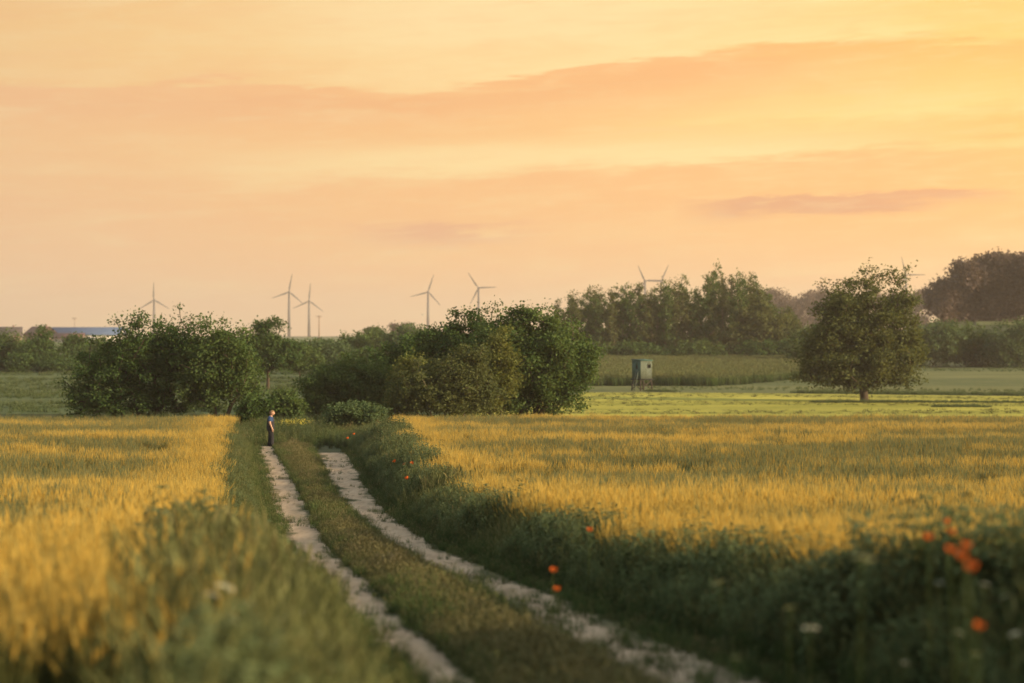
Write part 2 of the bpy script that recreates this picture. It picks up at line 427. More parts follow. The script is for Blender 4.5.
# ------------------------------------------------------------------ ground sheet and fields
def sgrid(a, b, n, dense):  # spacing that grows away from 0
    k = np.linspace(-1, 1, n); s = np.sinh(k * dense) / np.sinh(dense)
    return np.where(s < 0, -s * a, s * b)
def drape(name, xs, ys, off, m, inside=None):
    Xg, Yg = np.meshgrid(xs, ys); Zg = gz(Xg, Yg) + off
    V = np.stack([Xg, Yg, Zg], -1).reshape(-1, 3)
    nx, ny = len(xs), len(ys)
    i, j = np.meshgrid(np.arange(nx - 1), np.arange(ny - 1)); b = (j * nx + i).ravel()
    q = np.stack([b, b + 1, b + nx + 1, b + nx], -1)
    return link(name, mesh_np(name, V, [q], smooth=True), m)
gy = np.unique(np.concatenate([np.linspace(-150, 0, 30), np.linspace(0, 130, 180), 130 + (np.linspace(0, 1, 160) ** 2.2) * 6000]))
gx = np.unique(np.concatenate([sgrid(-3500, 3500, 261, 6.5)]))
tag(drape('ground', gx, gy, 0, M['ground']), kind='structure', label='rolling grassy farmland reaching to the horizon')

def strip(name, y0, y1, fa, fb, off, m, nx=24, ny=60, kind='structure', label=None, jag=0.0, seed=0):
    """sheet between two curves x=fa(y) and x=fb(y)"""
    rg = np.random.default_rng(seed)
    ys = np.linspace(y0, y1, ny); k = np.linspace(0, 1, nx)
    A = fa(ys); B = fb(ys)
    if jag:
        for ar in (A, B):
            w = rg.normal(size=ny); w2 = np.convolve(rg.normal(size=ny), np.hanning(27) / 3.4, 'same'); ar += (np.convolve(w, np.hanning(9) / 2, 'same') * .5 + w2) * jag * np.interp(ys, [5, 40], [.6, 1.2])
    Xg = A[:, None] * (1 - k) + B[:, None] * k; Yg = np.repeat(ys[:, None], nx, 1)
    Zg = gz(Xg, Yg) + off
    V = np.stack([Xg, Yg, Zg], -1).reshape(-1, 3)
    i, j = np.meshgrid(np.arange(nx - 1), np.arange(ny - 1)); b = (j * nx + i).ravel()
    o = link(name, mesh_np(name, V, [np.stack([b, b + 1, b + nx + 1, b + nx], -1)], {'t': np.tile(k, ny)}, smooth=True), m)
    return tag(o, label, kind=kind)
con = lambda v: (lambda y: np.full_like(np.asarray(y, float), v))
strip('meadow', 112, 224, lambda y: np.interp(y, [112, 140, 160, 224], [-4, -6, -2, 8]), lambda y: y * .45 + 20, .03, M['meadow'], 60, 80, label='bright mown meadow beyond the right wheat field')
strip('pasture', 224.3, 330, lambda y: y * .03, lambda y: y * .5 + 20, .04, M['dull'], 50, 60, label='dull green pasture behind the bright meadow')
strip('green_field', 142, 318, lambda y: -y * .5 - 20, lambda y: -y * .035, .03, M['green'], 60, 80, label='dark green field beyond the left wheat field')
strip('far_field', 560, 1500, lambda y: -y * .24, lambda y: y * .02, .25, M['far'], 40, 60, label='pale green field on the skyline')
strip('straw_field', 470, 545, lambda y: -y * .155, lambda y: -y * .06, .15, M['straw'], 30, 30, label='strip of pale stubble below the skyline')
strip('sand_bank', 500, 520, lambda y: y * .232, lambda y: y * .30, .12, M['dull'], 20, 10, label='pale bank at the foot of the wooded hill')

strip('dirt_track', 2, 88.5, lambda y: xl(y) - wl(y) / 2 * 1.1, lambda y: xl(y) + wl(y) / 2 * 1.1, .012, M['dirt'], 12, 1100, label='pale sandy left rut of the farm track', jag=.07, seed=2)
strip('dirt_track', 2, 80.5, lambda y: xr(y) - wr(y) / 2, lambda y: xr(y) + wr(y) / 2, .014, M['dirt'], 12, 1000, label='pale sandy right rut of the farm track', jag=.09, seed=3)

# ------------------------------------------------------------------ scattered ground cover (stuff)
def template(name, mb, m):
    me = mb.mesh(name); me.materials.append(m)
    return bpy.data.objects.new(name, me)      # never linked to the scene: only its mesh is used

def scatter(name, x, y, templates, scl, rng, tilt=.06, zoff=0.0, label=None, idx=None, sxy=None, extra=None):
    x = np.asarray(x); y = np.asarray(y); n = len(x)
    V = np.stack([x, y, gz(x, y) + zoff], -1)
    me = bpy.data.meshes.new(name)
    me.vertices.add(n); me.vertices.foreach_set('co', V.astype(np.float32).ravel())
    rot = np.stack([rng.normal(0, tilt, n), rng.normal(0, tilt, n), rng.uniform(0, 6.283, n)], -1)
    at = me.attributes.new('rot', 'FLOAT_VECTOR', 'POINT'); at.data.foreach_set('vector', rot.astype(np.float32).ravel())
    if sxy is None: sxy = np.ones(n)
    sc = np.stack([scl * sxy, scl * sxy, scl], -1)
    at = me.attributes.new('scl', 'FLOAT_VECTOR', 'POINT'); at.data.foreach_set('vector', sc.astype(np.float32).ravel())
    at = me.attributes.new('idx', 'INT', 'POINT')
    at.data.foreach_set('value', (rng.integers(0, len(templates), n) if idx is None else idx).astype(np.int32))
    for k_, a_ in (extra or {}).items():
        at = me.attributes.new(k_, 'FLOAT', 'POINT'); at.data.foreach_set('value', np.asarray(a_, np.float32))
    o = link(name, me); tag(o, label, kind='stuff')
    g = bpy.data.node_groups.new(name + ' scatter', 'GeometryNodeTree')
    g.interface.new_socket('Geometry', in_out='INPUT', socket_type='NodeSocketGeometry')
    g.interface.new_socket('Geometry', in_out='OUTPUT', socket_type='NodeSocketGeometry')
    gi = g.nodes.new('NodeGroupInput'); go = g.nodes.new('NodeGroupOutput')
    ip = g.nodes.new('GeometryNodeInstanceOnPoints')
    g.links.new(gi.outputs[0], ip.inputs['Points'])
    jn = g.nodes.new('GeometryNodeJoinGeometry')
    for tpl in templates:
        oi = g.nodes.new('GeometryNodeObjectInfo'); oi.inputs['Object'].default_value = tpl
        g2i = g.nodes.new('GeometryNodeGeometryToInstance')
        g.links.new(oi.outputs['Geometry'], g2i.inputs[0]); g.links.new(g2i.outputs[0], jn.inputs[0])
    g.links.new(jn.outputs[0], ip.inputs['Instance'])
    ip.inputs['Pick Instance'].default_value = True
    def na(nm, tp):
        q = g.nodes.new('GeometryNodeInputNamedAttribute'); q.data_type = tp; q.inputs['Name'].default_value = nm
        return q.outputs['Attribute']
    g.links.new(na('idx', 'INT'), ip.inputs['Instance Index'])
    e2r = g.nodes.new('FunctionNodeEulerToRotation'); g.links.new(na('rot', 'FLOAT_VECTOR'), e2r.inputs[0])
    g.links.new(e2r.outputs[0], ip.inputs['Rotation']); g.links.new(na('scl', 'FLOAT_VECTOR'), ip.inputs['Scale'])
    g.links.new(ip.outputs[0], go.inputs[0])
    md = o.modifiers.new('scatter', 'NODES'); md.node_group = g
    return o

def rside(rnd, d=None):
    a = rnd.uniform(0, 6.283); return Vector((math.cos(a), math.sin(a), 0))
def wheat_template(seed, n, r, wide=1.0):
    rnd = random.Random(seed); mb = MB()
    for _ in range(n):
        a = rnd.uniform(0, 6.283); q = r * math.sqrt(rnd.random()); b = Vector((q * math.cos(a), q * math.sin(a), -.03))
        h = rnd.gauss(.79, .085); ln = rside(rnd) * rnd.uniform(.02, .12) + Vector((-.05, .0, 0))
        rv = rnd.random()
        top = b + Vector((0, 0, h)) + ln
        mid = b + Vector((0, 0, h * .55)) + ln * .3
        sd = rside(rnd)
        mb.ribbon([b, mid, top], [.006 * wide, .005 * wide, .004 * wide], sd, [0, .3, .6], rv)
        for k in range(2):       # leaves
            f = rnd.uniform(.35, .8); o = b + (top - b) * f; d = rside(rnd); l = rnd.uniform(.14, .26)
            mb.ribbon([o, o + d * l * .5 + Vector((0, 0, .10)), o + d * l + Vector((0, 0, rnd.uniform(-.06, .08)))],
                      [.010 * wide, .011 * wide, .002], d.cross(Vector((0, 0, 1))), [f * .4, f * .5, f * .6], rv)
        ed = (Vector((0, 0, 1)) + ln * rnd.uniform(1.5, 5)).normalized(); el = rnd.uniform(.075, .11)
        for s_ in (sd, sd.cross(ed)):
            mb.ribbon([top, top + ed * el * .4, top + ed * el], [.008 * wide, .018 * wide, .005], s_.normalized(), [.7, .9, 1.0], rv)
        for k in range(4):       # awns
            d = (ed + rside(rnd) * rnd.uniform(.12, .38)).normalized(); o = top + ed * el * rnd.uniform(.3, .9)
            mb.ribbon([o, o + d * rnd.uniform(.09, .14)], [.004 * wide, .001], rside(rnd), [.95, 1.0], rv)
    return template('wheat stalks', mb, M['wheat'])
def grass_template(seed, n, r, h0, h1, w, m, seedheads=.25, spread=.5):
    rnd = random.Random(seed); mb = MB()
    for _ in range(n):
        a = rnd.uniform(0, 6.283); q = r * math.sqrt(rnd.random()); b = Vector((q * math.cos(a), q * math.sin(a), -.02))
        h = rnd.uniform(h0, h1); d = rside(rnd); l = h * rnd.uniform(.08, spread); rv = rnd.random()
        p1 = b + Vector((0, 0, h * .5)) + d * l * .22; p2 = b + Vector((0, 0, h * .85)) + d * l * .6; p3 = b + Vector((0, 0, h * rnd.uniform(.85, 1.0))) + d * l
        sd = d.cross(Vector((0, 0, 1))) if rnd.random() < .6 else rside(rnd)
        mb.ribbon([b, p1, p2, p3], [w, w, w * .7, w * .15], sd, [0, .35, .6, .8], rv)
        if rnd.random() < seedheads:
            t = b + Vector((0, 0, h * 1.18)) + d * l * .3
            mb.ribbon([b, t], [w * .35, w * .3], rside(rnd), [.3, .8], rv)
            for s_ in range(2):
                mb.ribbon([t - Vector((0, 0, h * .02)), t + Vector((d.x * .02, d.y * .02, h * .09)), t + Vector((d.x * .05, d.y * .05, h * .17))], [w * .5, w * 1.9, w * .3], rside(rnd), [.95, 1, 1], rv)
    return template('grass tuft', mb, m)
def weed_template(seed, nst, h0, h1, m, leaf=.13, r=.16):
    rnd = random.Random(seed); mb = MB()
    for _ in range(nst):
        a = rnd.uniform(0, 6.283); q = r * math.sqrt(rnd.random()); b = Vector((q * math.cos(a), q * math.sin(a), -.02))
        h = rnd.uniform(h0, h1); ln = rside(rnd) * rnd.uniform(.0, .22) * h
        rv = rnd.random()
        at = lambda f: b + Vector((0, 0, h * f)) + ln * f * f
        mb.ribbon([at(0), at(.5), at(1)], [.009, .007, .003], rside(rnd), [0, .4, .9], rv)
        k = 0; f = .12
        while f < 1.0:
            for s_ in range(2):
                ang = k * 1.57 + s_ * 3.14 + rnd.uniform(-.4, .4); d = Vector((math.cos(ang), math.sin(ang), 0))
                l = leaf * (1.25 - .75 * f) * rnd.uniform(.7, 1.3); o = at(f)
                up = rnd.uniform(.1, .7)
                mb.ribbon([o, o + d * l * .35 + Vector((0, 0, l * up * .5)), o + d * l * .75 + Vector((0, 0, l * up * .5)), o + d * l + Vector((0, 0, l * (up * .5 - .25)))],
                          [l * .12, l * .42, l * .3, l * .03], d.cross(Vector((0, 0, 1))), [f * .8, f * .9, f, f], rnd.random())
            k += 1; f += rnd.uniform(.05, .10)
    return template('leafy weed', mb, m)

rng = np.random.default_rng(11)
WT = [wheat_template(s, 34, .30) for s in range(6)]
WTF = [wheat_template(s + 20, 30, .38, 1.35) for s in range(5)]
def sample(n, y0, y1, bias, fx0, fx1):
    """points between two curves, with density falling off with distance when bias > 0"""
    yy = np.linspace(y0, y1, 800)
    w = np.maximum(fx1(yy) - fx0(yy), 0.01) / yy ** bias
    cdf = np.cumsum(w); cdf /= cdf[-1]
    y = np.interp(rng.random(n), cdf, yy); x = fx0(y) + rng.random(n) * (fx1(y) - fx0(y))
    return x, y
def lump(x, y, s, seed=0):
    """cheap smooth noise, about -1..1"""
    r_ = np.random.default_rng(seed); o = 0
    for k in range(6):
        a = r_.uniform(0, 6.28); f = s * r_.uniform(.6, 2.0)
        o = o + np.sin((x * np.cos(a) + y * np.sin(a)) * f + r_.uniform(0, 6.28))
    return o / 2.5
def wheat_field(label, y0, y1, f0, f1, n_near, n_far, border, split=34):
    x, y = sample(n_near, y0, split, .3, f0, f1)
    x2, y2 = sample(n_far, split, y1, .25, f0, f1)
    xs = np.concatenate([x, x2]); ys = np.concatenate([y, y2])
    idx = np.concatenate([rng.integers(0, 6, len(x)), rng.integers(6, 11, len(x2))])
    s = .95 + .07 * lump(xs, ys, .35, 4) + rng.normal(0, .05, len(xs))
    # unripe, lower streaks lie across the field; the rim by the track is coloured gold to imitate sunlight on it
    e = np.abs(xs - border(ys))
    st = .75 * lump(xs * .10, ys * .42, 1.0, 21) + .6 * lump(xs * .28, ys * 1.05, 1.0, 22) + .35 * lump(xs, ys, 1.1, 23)
    un = ss(-.62, .62, st + .50 + rng.normal(0, .22, len(xs))) * ss(.5, 2.6, e + .5 * lump(xs, ys, .8, 24)) * ss(9, 19, ys)
    s = s * (1 - .02 * un)
    o = scatter('wheat_field', xs, ys, WT + WTF, s, rng, .05, 0, label, idx, extra={'unripe': un})
    o['category'] = 'crop'
    return o
wheat_field('golden wheat field on the left of the track', 10.6, 110, lambda y: -y * .30 - 5.0, lambda y: edge_l(y), 3000, 5200, edge_l)
wheat_field('golden wheat field with green streaks on the right of the track', 11.0, 112, lambda y: edge_r(y), lambda y: y * .30 + 6.0, 3500, 10500, edge_r)

# verges: tall grass and leafy weeds
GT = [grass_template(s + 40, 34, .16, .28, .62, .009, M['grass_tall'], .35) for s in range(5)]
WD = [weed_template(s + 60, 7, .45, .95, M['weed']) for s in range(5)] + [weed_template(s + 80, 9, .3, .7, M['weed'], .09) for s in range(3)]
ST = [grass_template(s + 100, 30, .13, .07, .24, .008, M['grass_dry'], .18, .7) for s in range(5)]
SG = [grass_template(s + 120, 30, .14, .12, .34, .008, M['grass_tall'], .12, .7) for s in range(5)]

def verge_l(n, y0, y1, inner=.22):
    x, y = sample(n, y0, y1, .55, lambda y: edge_l(y) - .25, lambda y: xl(y) - wl(y) / 2 - inner - np.interp(y, [6, 22, 32], [.42, .25, 0]))
    return x, y
def verge_r(n, y0, y1, inner=.12):
    x, y = sample(n, y0, y1, .55, lambda y: xr(y) + wr(y) / 2 + inner, lambda y: edge_r(y) + .35)
    return x, y
def hscale_l(x, y):   # lower towards the rut
    e0 = edge_l(y); e1 = xl(y) - wl(y) / 2
    f = np.clip((x - e0) / np.maximum(e1 - e0, .1), 0, 1)
    return (1.25 - .95 * f ** 1.1) * np.interp(y, [6, 9, 18, 28, 90], [.9, 1.15, 1.2, .75, .8])
def hscale_r(x, y):
    e0 = xr(y) + wr(y) / 2; e1 = edge_r(y)
    f = np.clip((x - e0) / np.maximum(e1 - e0, .1), 0, 1)
    return (.38 + .72 * np.minimum(f * 1.5, 1)) * np.interp(y, [6, 13, 18, 26, 34, 90], [1.15, 1.15, .85, .72, .95, .95])
x, y = verge_l(5200, 6.8, 96); k = (y > 10.6) | (x > -1.35); x, y = x[k], y[k]
s = hscale_l(x, y) * rng.uniform(.75, 1.15, len(x))
tag(scatter('verge_grass', x, y, GT, s, rng, .12, 0, 'tall rough grass on the left verge between rut and wheat'))
x, y = verge_r(6500, 6.5, 100)
s = hscale_r(x, y) * rng.uniform(.75, 1.15, len(x)) * (1 + .2 * lump(x, y, 1.1, 31))
scatter('verge_grass', x, y, GT, s, rng, .12, 0, 'tall rough grass on the right verge between rut and wheat')
x, y = verge_l(2600, 6.8, 94, .45); k = (lump(x, y, .5, 9) > -.55) & ((y > 10.6) | (x > -1.3)); x, y = x[k], y[k]
scatter('verge_weeds', x, y, WD, hscale_l(x, y) * rng.uniform(.7, 1.1, len(x)), rng, .10, 0, 'leafy weeds among the grass of the left verge')
x, y = verge_r(6200, 6.5, 96, .2); k = lump(x, y, .5, 8) > -.7; x, y = x[k], y[k]
scatter('verge_weeds', x, y, WD, hscale_r(x, y) * rng.uniform(.7, 1.15, len(x)) * (1 + .28 * lump(x, y, 1.1, 31)), rng, .10, 0, 'dark leafy weeds crowding the right verge')
# middle strip of the track, the rut edges, loose tufts inside the ruts
x, y = sample(14500, 7, 92, .75, lambda y: xl(y) + wl(y) * .45, lambda y: xr(y) - wr(y) * .45)
e = np.minimum(x - xl(y) - wl(y) / 2, xr(y) - wr(y) / 2 - x)
s = np.clip(.55 + e * .9, .4, 1.25) * rng.uniform(.7, 1.2, len(x))
scatter('track_grass', x, y, ST, s, rng, .12, 0, 'short dry grass growing along the middle of the track', sxy=np.maximum(1.0, .7 / s))
x, y = sample(3400, 7, 95, .6, lambda y: xl(y) + wl(y) * .48, lambda y: xr(y) - wr(y) * .48)
k = lump(x, y, .8, 5) > .1; x, y = x[k], y[k]
scatter('track_grass', x, y, SG, rng.uniform(.5, 1.0, len(x)), rng, .12, 0, 'greener grass tufts along the middle of the track')
xa, ya = sample(7000, 7, 92, .6, lambda y: xl(y) - wl(y) / 2 - .85, lambda y: xl(y) - wl(y) * .46)
xb, yb = sample(6000, 7, 92, .6, lambda y: xr(y) + wr(y) * .36, lambda y: xr(y) + wr(y) / 2 + .7)
xc, yc = sample(1300, 7, 88, .6, lambda y: xl(y) - wl(y) * .42, lambda y: xl(y) + wl(y) * .42); k = lump(xc, yc, 1.7, 3) + rng.normal(0, .5, len(xc)) > .75; xc, yc = xc[k], yc[k]
xd, yd = sample(1400, 7, 80, .6, lambda y: xr(y) - wr(y) * .42, lambda y: xr(y) + wr(y) * .42); k = (lump(xd, yd, 1.5, 7) + rng.normal(0, .5, len(xd)) > .8) | (yd < 22) & (lump(xd, yd, 1.5, 7) > .1); xd, yd = xd[k], yd[k]
ye = rng.uniform(12, 90, 3900) ; sd_ = rng.integers(0, 4, len(ye)); of = rng.normal(0, .10, len(ye))
xe = np.where(sd_ == 0, xl(ye) - wl(ye) / 2, np.where(sd_ == 1, xl(ye) + wl(ye) / 2, np.where(sd_ == 2, xr(ye) - wr(ye) / 2, xr(ye) + wr(ye) / 2))) + of
k = lump(xe, ye, 1.4, 41) > -.45; xe, ye = xe[k], ye[k]
scatter('rut_grass', xe, ye, SG + ST, rng.uniform(.3, .8, len(xe)), rng, .18, 0, 'ragged tufts hanging over the rims of the ruts')
yf = rng.uniform(9, 27, 240); xf = xr(yf) + rng.normal(0, .28, len(yf)); k = lump(xf, yf, 1.2, 43) > .35; xf, yf = xf[k], yf[k]
scatter('rut_grass', xf, yf, ST + SG, rng.uniform(.3, .75, len(xf)), rng, .15, 0, 'grass half covering the near part of the right rut')
x = np.concatenate([xa, xb, xc, xd]); y = np.concatenate([ya, yb, yc, yd])
scatter('rut_grass', x, y, SG + ST, rng.uniform(.16, .62, len(x)) * np.interp(y, [0, 30, 90], [1, .9, .75]), rng, .15, 0, 'low grass creeping over the edges of the ruts')
# rough grass where the track ends, and between wheat and trees
x, y = sample(5200, 88, 132, 0, lambda y: np.interp(y, [88, 112, 114, 132], [-14.5, -16.5, -40, -45]), lambda y: np.interp(y, [88, 104, 118, 120, 132], [-5.5, -6.0, -8, 4, 4]))
s = rng.uniform(.35, .9, len(x)) * (1 + .35 * lump(x, y, .3, 2))
scatter('rough_grass', x, y, GT + SG, np.clip(s, .25, 1.2), rng, .12, 0, 'rough tussocky grass where the track fades out before the trees', sxy=np.full(len(x), 1.5))
x, y = sample(1100, 84, 128, 0, lambda y: np.interp(y, [84, 112, 114, 128], [-14.0, -16.5, -24, -26]), lambda y: np.interp(y, [84, 104, 118, 128], [-5.5, -6.0, -8, -6]))
k = (lump(x, y, .4, 12) > -.1) & ~((np.abs(x + 10.8) < .6) & (y < 90)); x, y = x[k], y[k]
scatter('rough_weeds', x, y, WD, rng.uniform(.5, 1.0, len(x)), rng, .1, 0, 'patches of leafy weeds around the end of the track')
# tall grass lines across the meadow: old ditches
DG = [grass_template(s + 140, 60, .6, .35, .8, .03, M['weed'], .1) for s in range(3)]
def ditch(label, pts, n, wdt, sc):
    t = rng.random(n); p = np.array(pts); k = np.linspace(0, 1, len(p))
    x = np.interp(t, k, p[:, 0]) + rng.normal(0, wdt * .5, n); y = np.interp(t, k, p[:, 1]) + rng.normal(0, wdt, n)
    return scatter('ditch_grass', x, y, DG, rng.uniform(.6, 1.2, n) * sc, rng, .1, 0, label)
ditch('dark sedge along the ditch beside the lone tree', [(wx(815, 192), 192), (wx(900, 194), 194), (wx(1090, 196), 196)], 620, .7, .38)
ditch('short dark sedge patch right of the lone tree', [(wx(935, 178), 178), (wx(985, 178), 178)], 160, .6, .35)
ditch('dark sedge along the far edge of the bright meadow', [(wx(800, 226), 226), (wx(1090, 228), 228)], 620, 1.0, .6)
ditch('dark grass in front of the green hunting blind', [(wx(648, 228), 228), (wx(674, 227), 227)], 90, .6, .4)
# loose tussocks that break up the two pastures and the far green field
x, y = sample(2600, 118, 222, .5, lambda y: np.interp(y, [118, 140, 160, 222], [-3, -5, -1, 8]), lambda y: y * .32); k = lump(x * .4, y, .16, 51) > -.1; x, y = x[k], y[k]
scatter('meadow_tufts', x, y, ST, rng.uniform(.4, 1.0, len(x)), rng, .12, 0, 'scattered tussocks left standing in the mown meadow', sxy=np.full(len(x), 3.0))
x, y = sample(3000, 234, 330, .3, lambda y: y * .06, lambda y: y * .32); k = (lump(x * .3, y, .12, 52) > -.2) & ~((y > 246) & (x < np.interp(y, [252, 275, 300, 330], [28, 38, 48, 60]))); x, y = x[k], y[k]
scatter('pasture_tufts', x, y, GT, rng.uniform(.3, .65, len(x)), rng, .12, 0, 'tussocky growth on the dull pasture', sxy=np.full(len(x), 2.2))
x, y = sample(3600, 144, 316, .3, lambda y: -y * .30, lambda y: -y * .05); k = lump(x * .25, y, .10, 53) > -.3; x, y = x[k], y[k]
scatter('field_tufts', x, y, GT + DG, rng.uniform(.35, .65, len(x)), rng, .1, 0, 'uneven growth on the dark green field', sxy=np.full(len(x), 2.4))
# young crop behind the hunting blind: stands about a metre above the pasture
CG = [grass_template(s + 150, 60, .8, .75, 1.1, .035, M['weed'] if s == 0 else M['grass_tall'], .5, .3) for s in range(3)]
x, y = sample(6800, 252, 372, .4, lambda y: np.interp(y, [252, 372], [2, 12]), lambda y: np.interp(y, [252, 275, 300, 330, 372], [26, 36, 46, 58, 64]))
scatter('crop_field', x, y, CG, rng.uniform(.95, 1.3, len(x)), rng, .05, 0, 'pale green standing crop behind the hunting blind')['category'] = 'crop'

exec_trees = True
# ------------------------------------------------------------------ trees
def tube_tree(nodes, par, rad, sides=5):
    P_ = np.array(nodes); n = len(P_); par = np.array(par)
    d = np.where((par >= 0)[:, None], P_ - P_[np.maximum(par, 0)], np.array([0, 0, 1.0]))
    d = d / np.maximum(np.linalg.norm(d, axis=1, keepdims=True), 1e-6)
    ref = np.where(np.abs(d[:, 2:3]) > .8, np.array([[1.0, 0, 0]]), np.array([[0, 0, 1.0]]))
    u = np.cross(d, ref); u /= np.maximum(np.linalg.norm(u, axis=1, keepdims=True), 1e-6); w = np.cross(d, u)
    k = np.arange(sides) * 2 * math.pi / sides
    V = P_[:, None, :] + (u[:, None, :] * np.cos(k)[None, :, None] + w[:, None, :] * np.sin(k)[None, :, None]) * np.array(rad)[:, None, None]
    ch = np.where(par >= 0)[0]; k0 = np.arange(sides); k1 = (k0 + 1) % sides
    q = np.stack([par[ch][:, None] * sides + k0, par[ch][:, None] * sides + k1, ch[:, None] * sides + k1, ch[:, None] * sides + k0], -1).reshape(-1, 4)
    return V.reshape(-1, 3), q

def leaves_mesh(name, C, nrm, size, rg, up=.25):
    """diamond leaves with a fold, centred at C"""
    n = len(C)
    a = rg.normal(size=(n, 3)); a += nrm * .7; a[:, 2] *= .7
    a /= np.maximum(np.linalg.norm(a, axis=1, keepdims=True), 1e-6)
    b = np.cross(a, rg.normal(size=(n, 3))); b /= np.maximum(np.linalg.norm(b, axis=1, keepdims=True), 1e-6)
    c = np.cross(a, b)
    s = size * rg.uniform(.6, 1.35, n)[:, None]
    V = np.stack([C - a * s * .5, C + b * s * .34 + c * s * .10, C + a * s * .55, C - b * s * .34 + c * s * .10], 1)
    q = np.arange(n * 4).reshape(n, 4)
    r_ = np.repeat(rg.random(n), 4)
    return mesh_np(name, V.reshape(-1, 3), [q], {'rnd': r_})

def tree(name, label, cat, d, base, lobes, ncl, nlf, leaf, rc, mat, trunk_r=.15, stems=1, seed=0, bark='bark', h0=None, group=None, depth=.9, kind=None, loose=None, spread=.35, at=None, skel=True):
    """lobes: (px, row, rx, ry[, density]) as seen at distance d; the crown fills them to their full depth"""
    rg = np.random.default_rng(seed + 500)
    leaf *= 1.12; nlf = int(nlf * .85); rc *= .84; ncl = int(ncl * 1.1)
    bx = wx(base, d); bz = gzf(bx, d)
    if at is None: root = empty(name, (bx, d, bz))
    else: root = empty(name, at)
    mpp = d / F
    Ls = []
    for l in lobes:
        px, row, rx, ry = l[:4]; den = l[4] if len(l) > 4 else 1.0
        Ls.append((wx(px, d) - bx, 0.0, wz(row, d) - bz, rx * mpp, (rx * .6 + ry * .4) * mpp * depth, ry * mpp, den))
    Ls = np.array(Ls)
    vol = Ls[:, 3] * Ls[:, 4] * Ls[:, 5]; wgt = vol ** .8 * Ls[:, 6]; wgt /= wgt.sum()
    li = rg.choice(len(Ls), ncl, p=wgt)
    v = rg.normal(size=(ncl, 3)); v /= np.linalg.norm(v, axis=1, keepdims=True)
    rr = rg.random(ncl) ** .42
    rr = np.where(rg.random(ncl) < .13, rg.uniform(.98, 1.30, ncl), rr)      # stray sprays beyond the outline
    C = Ls[li, :3] + v * rr[:, None] * Ls[li, 3:6]
    C[:, 2] = np.maximum(C[:, 2], rc * .5)
    # skeleton
    H = C[:, 2].max(); nodes, par = [], []
    h0_ = H * .18 if h0 is None else h0
    for k in range(stems):
        a = rg.uniform(0, 6.28); o = np.array([math.cos(a), math.sin(a) * .6, 0]) * (spread * k ** .5)
        lean = np.array([o[0] * .4 + rg.normal(0, .04), rg.normal(0, .04), 0]) if stems > 1 else np.array([rg.normal(0, .03), 0, 0])
        nodes.append(o + np.array([0, 0, -.15])); par.append(-1)
        for j in range(1, 4):
            nodes.append(o + lean * j * h0_ * .6 + np.array([0, 0, h0_ * j / 3])); par.append(len(nodes) - 2)
    if skel:
        order = np.argsort(np.linalg.norm(C - np.array([0, 0, h0_]), axis=1))
        A = np.zeros((len(nodes) + ncl * 6, 3)); A[:len(nodes)] = nodes; cnt = len(nodes)
        sdist = np.zeros(len(A)); ok = np.zeros(len(A), bool); ok[[i for i in range(cnt) if i % 4 == 3]] = True
        for ci in order:
            c = C[ci]; dv = c - A[:cnt]; ds = np.linalg.norm(dv, axis=1)
            cost = ds + sdist[:cnt] * .25 + np.maximum(0, -dv[:, 2]) * .9; cost[~ok[:cnt]] = 1e9
            j = int(np.argmin(cost)); stp = max(1, min(5, int(ds[j] / max(.5, H * .07)))); p0 = A[j].copy(); prev = j
            for q in range(1, stp + 1):
                f = q / stp; pnt = p0 + (c - p0) * f; pnt[2] += math.sin(f * math.pi) * ds[j] * .08 * (1 if stp > 1 else 0)
                if q < stp: pnt += rg.normal(0, ds[j] * .035, 3)
                A[cnt] = pnt; par.append(prev); sdist[cnt] = sdist[prev] + ds[j] / stp; ok[cnt] = True; prev = cnt; cnt += 1
        nodes = A[:cnt]
        acc = np.zeros(cnt)
        pa = np.array(par); hasch = np.zeros(cnt, bool); hasch[pa[pa >= 0]] = True
        acc[~hasch] = 1.0
        for i in range(cnt - 1, -1, -1):
            if pa[i] >= 0: acc[pa[i]] += acc[i]
        rad = acc ** .45; rad = rad / rad.max() * trunk_r
        rad = np.maximum(rad, min(.012, trunk_r * .1)); rad[0::4][:stems] *= 1.25
        V, q = tube_tree(nodes, par, rad)
        tk = link('trunk', mesh_np('trunk', V, [q], smooth=True), M[bark], root)
    # leaves
    ci = np.repeat(np.arange(ncl), nlf)
    keep = rg.random(len(ci)) < np.clip(Ls[li[ci], 6] * 1.2, .25, 1)
    ci = ci[keep]
    off = rg.normal(size=(len(ci), 3)) * np.array([1, 1, .72]) * rc * (.55 + .45 * rg.random((ncl, 1)))[ci]
    Pl = C[ci] + off
    Pl[:, 2] = np.maximum(Pl[:, 2], .05)
    nr = off / np.maximum(np.linalg.norm(off, axis=1, keepdims=True), 1e-6)
    link('crown', leaves_mesh('crown', Pl, nr, leaf, rg), M[mat], root)
    tag(root, label, cat, group, kind)
    return root

def copy_tree(root, loc, rz, sc, label, group):
    r_ = root.copy(); COL.objects.link(r_); r_.location = loc; r_.rotation_euler = (0, 0, rz); r_.scale = sc
    r_['label'] = label; r_['group'] = group
    for ch in list(root.children):
        c = ch.copy(); COL.objects.link(c); c.parent = r_
    return r_

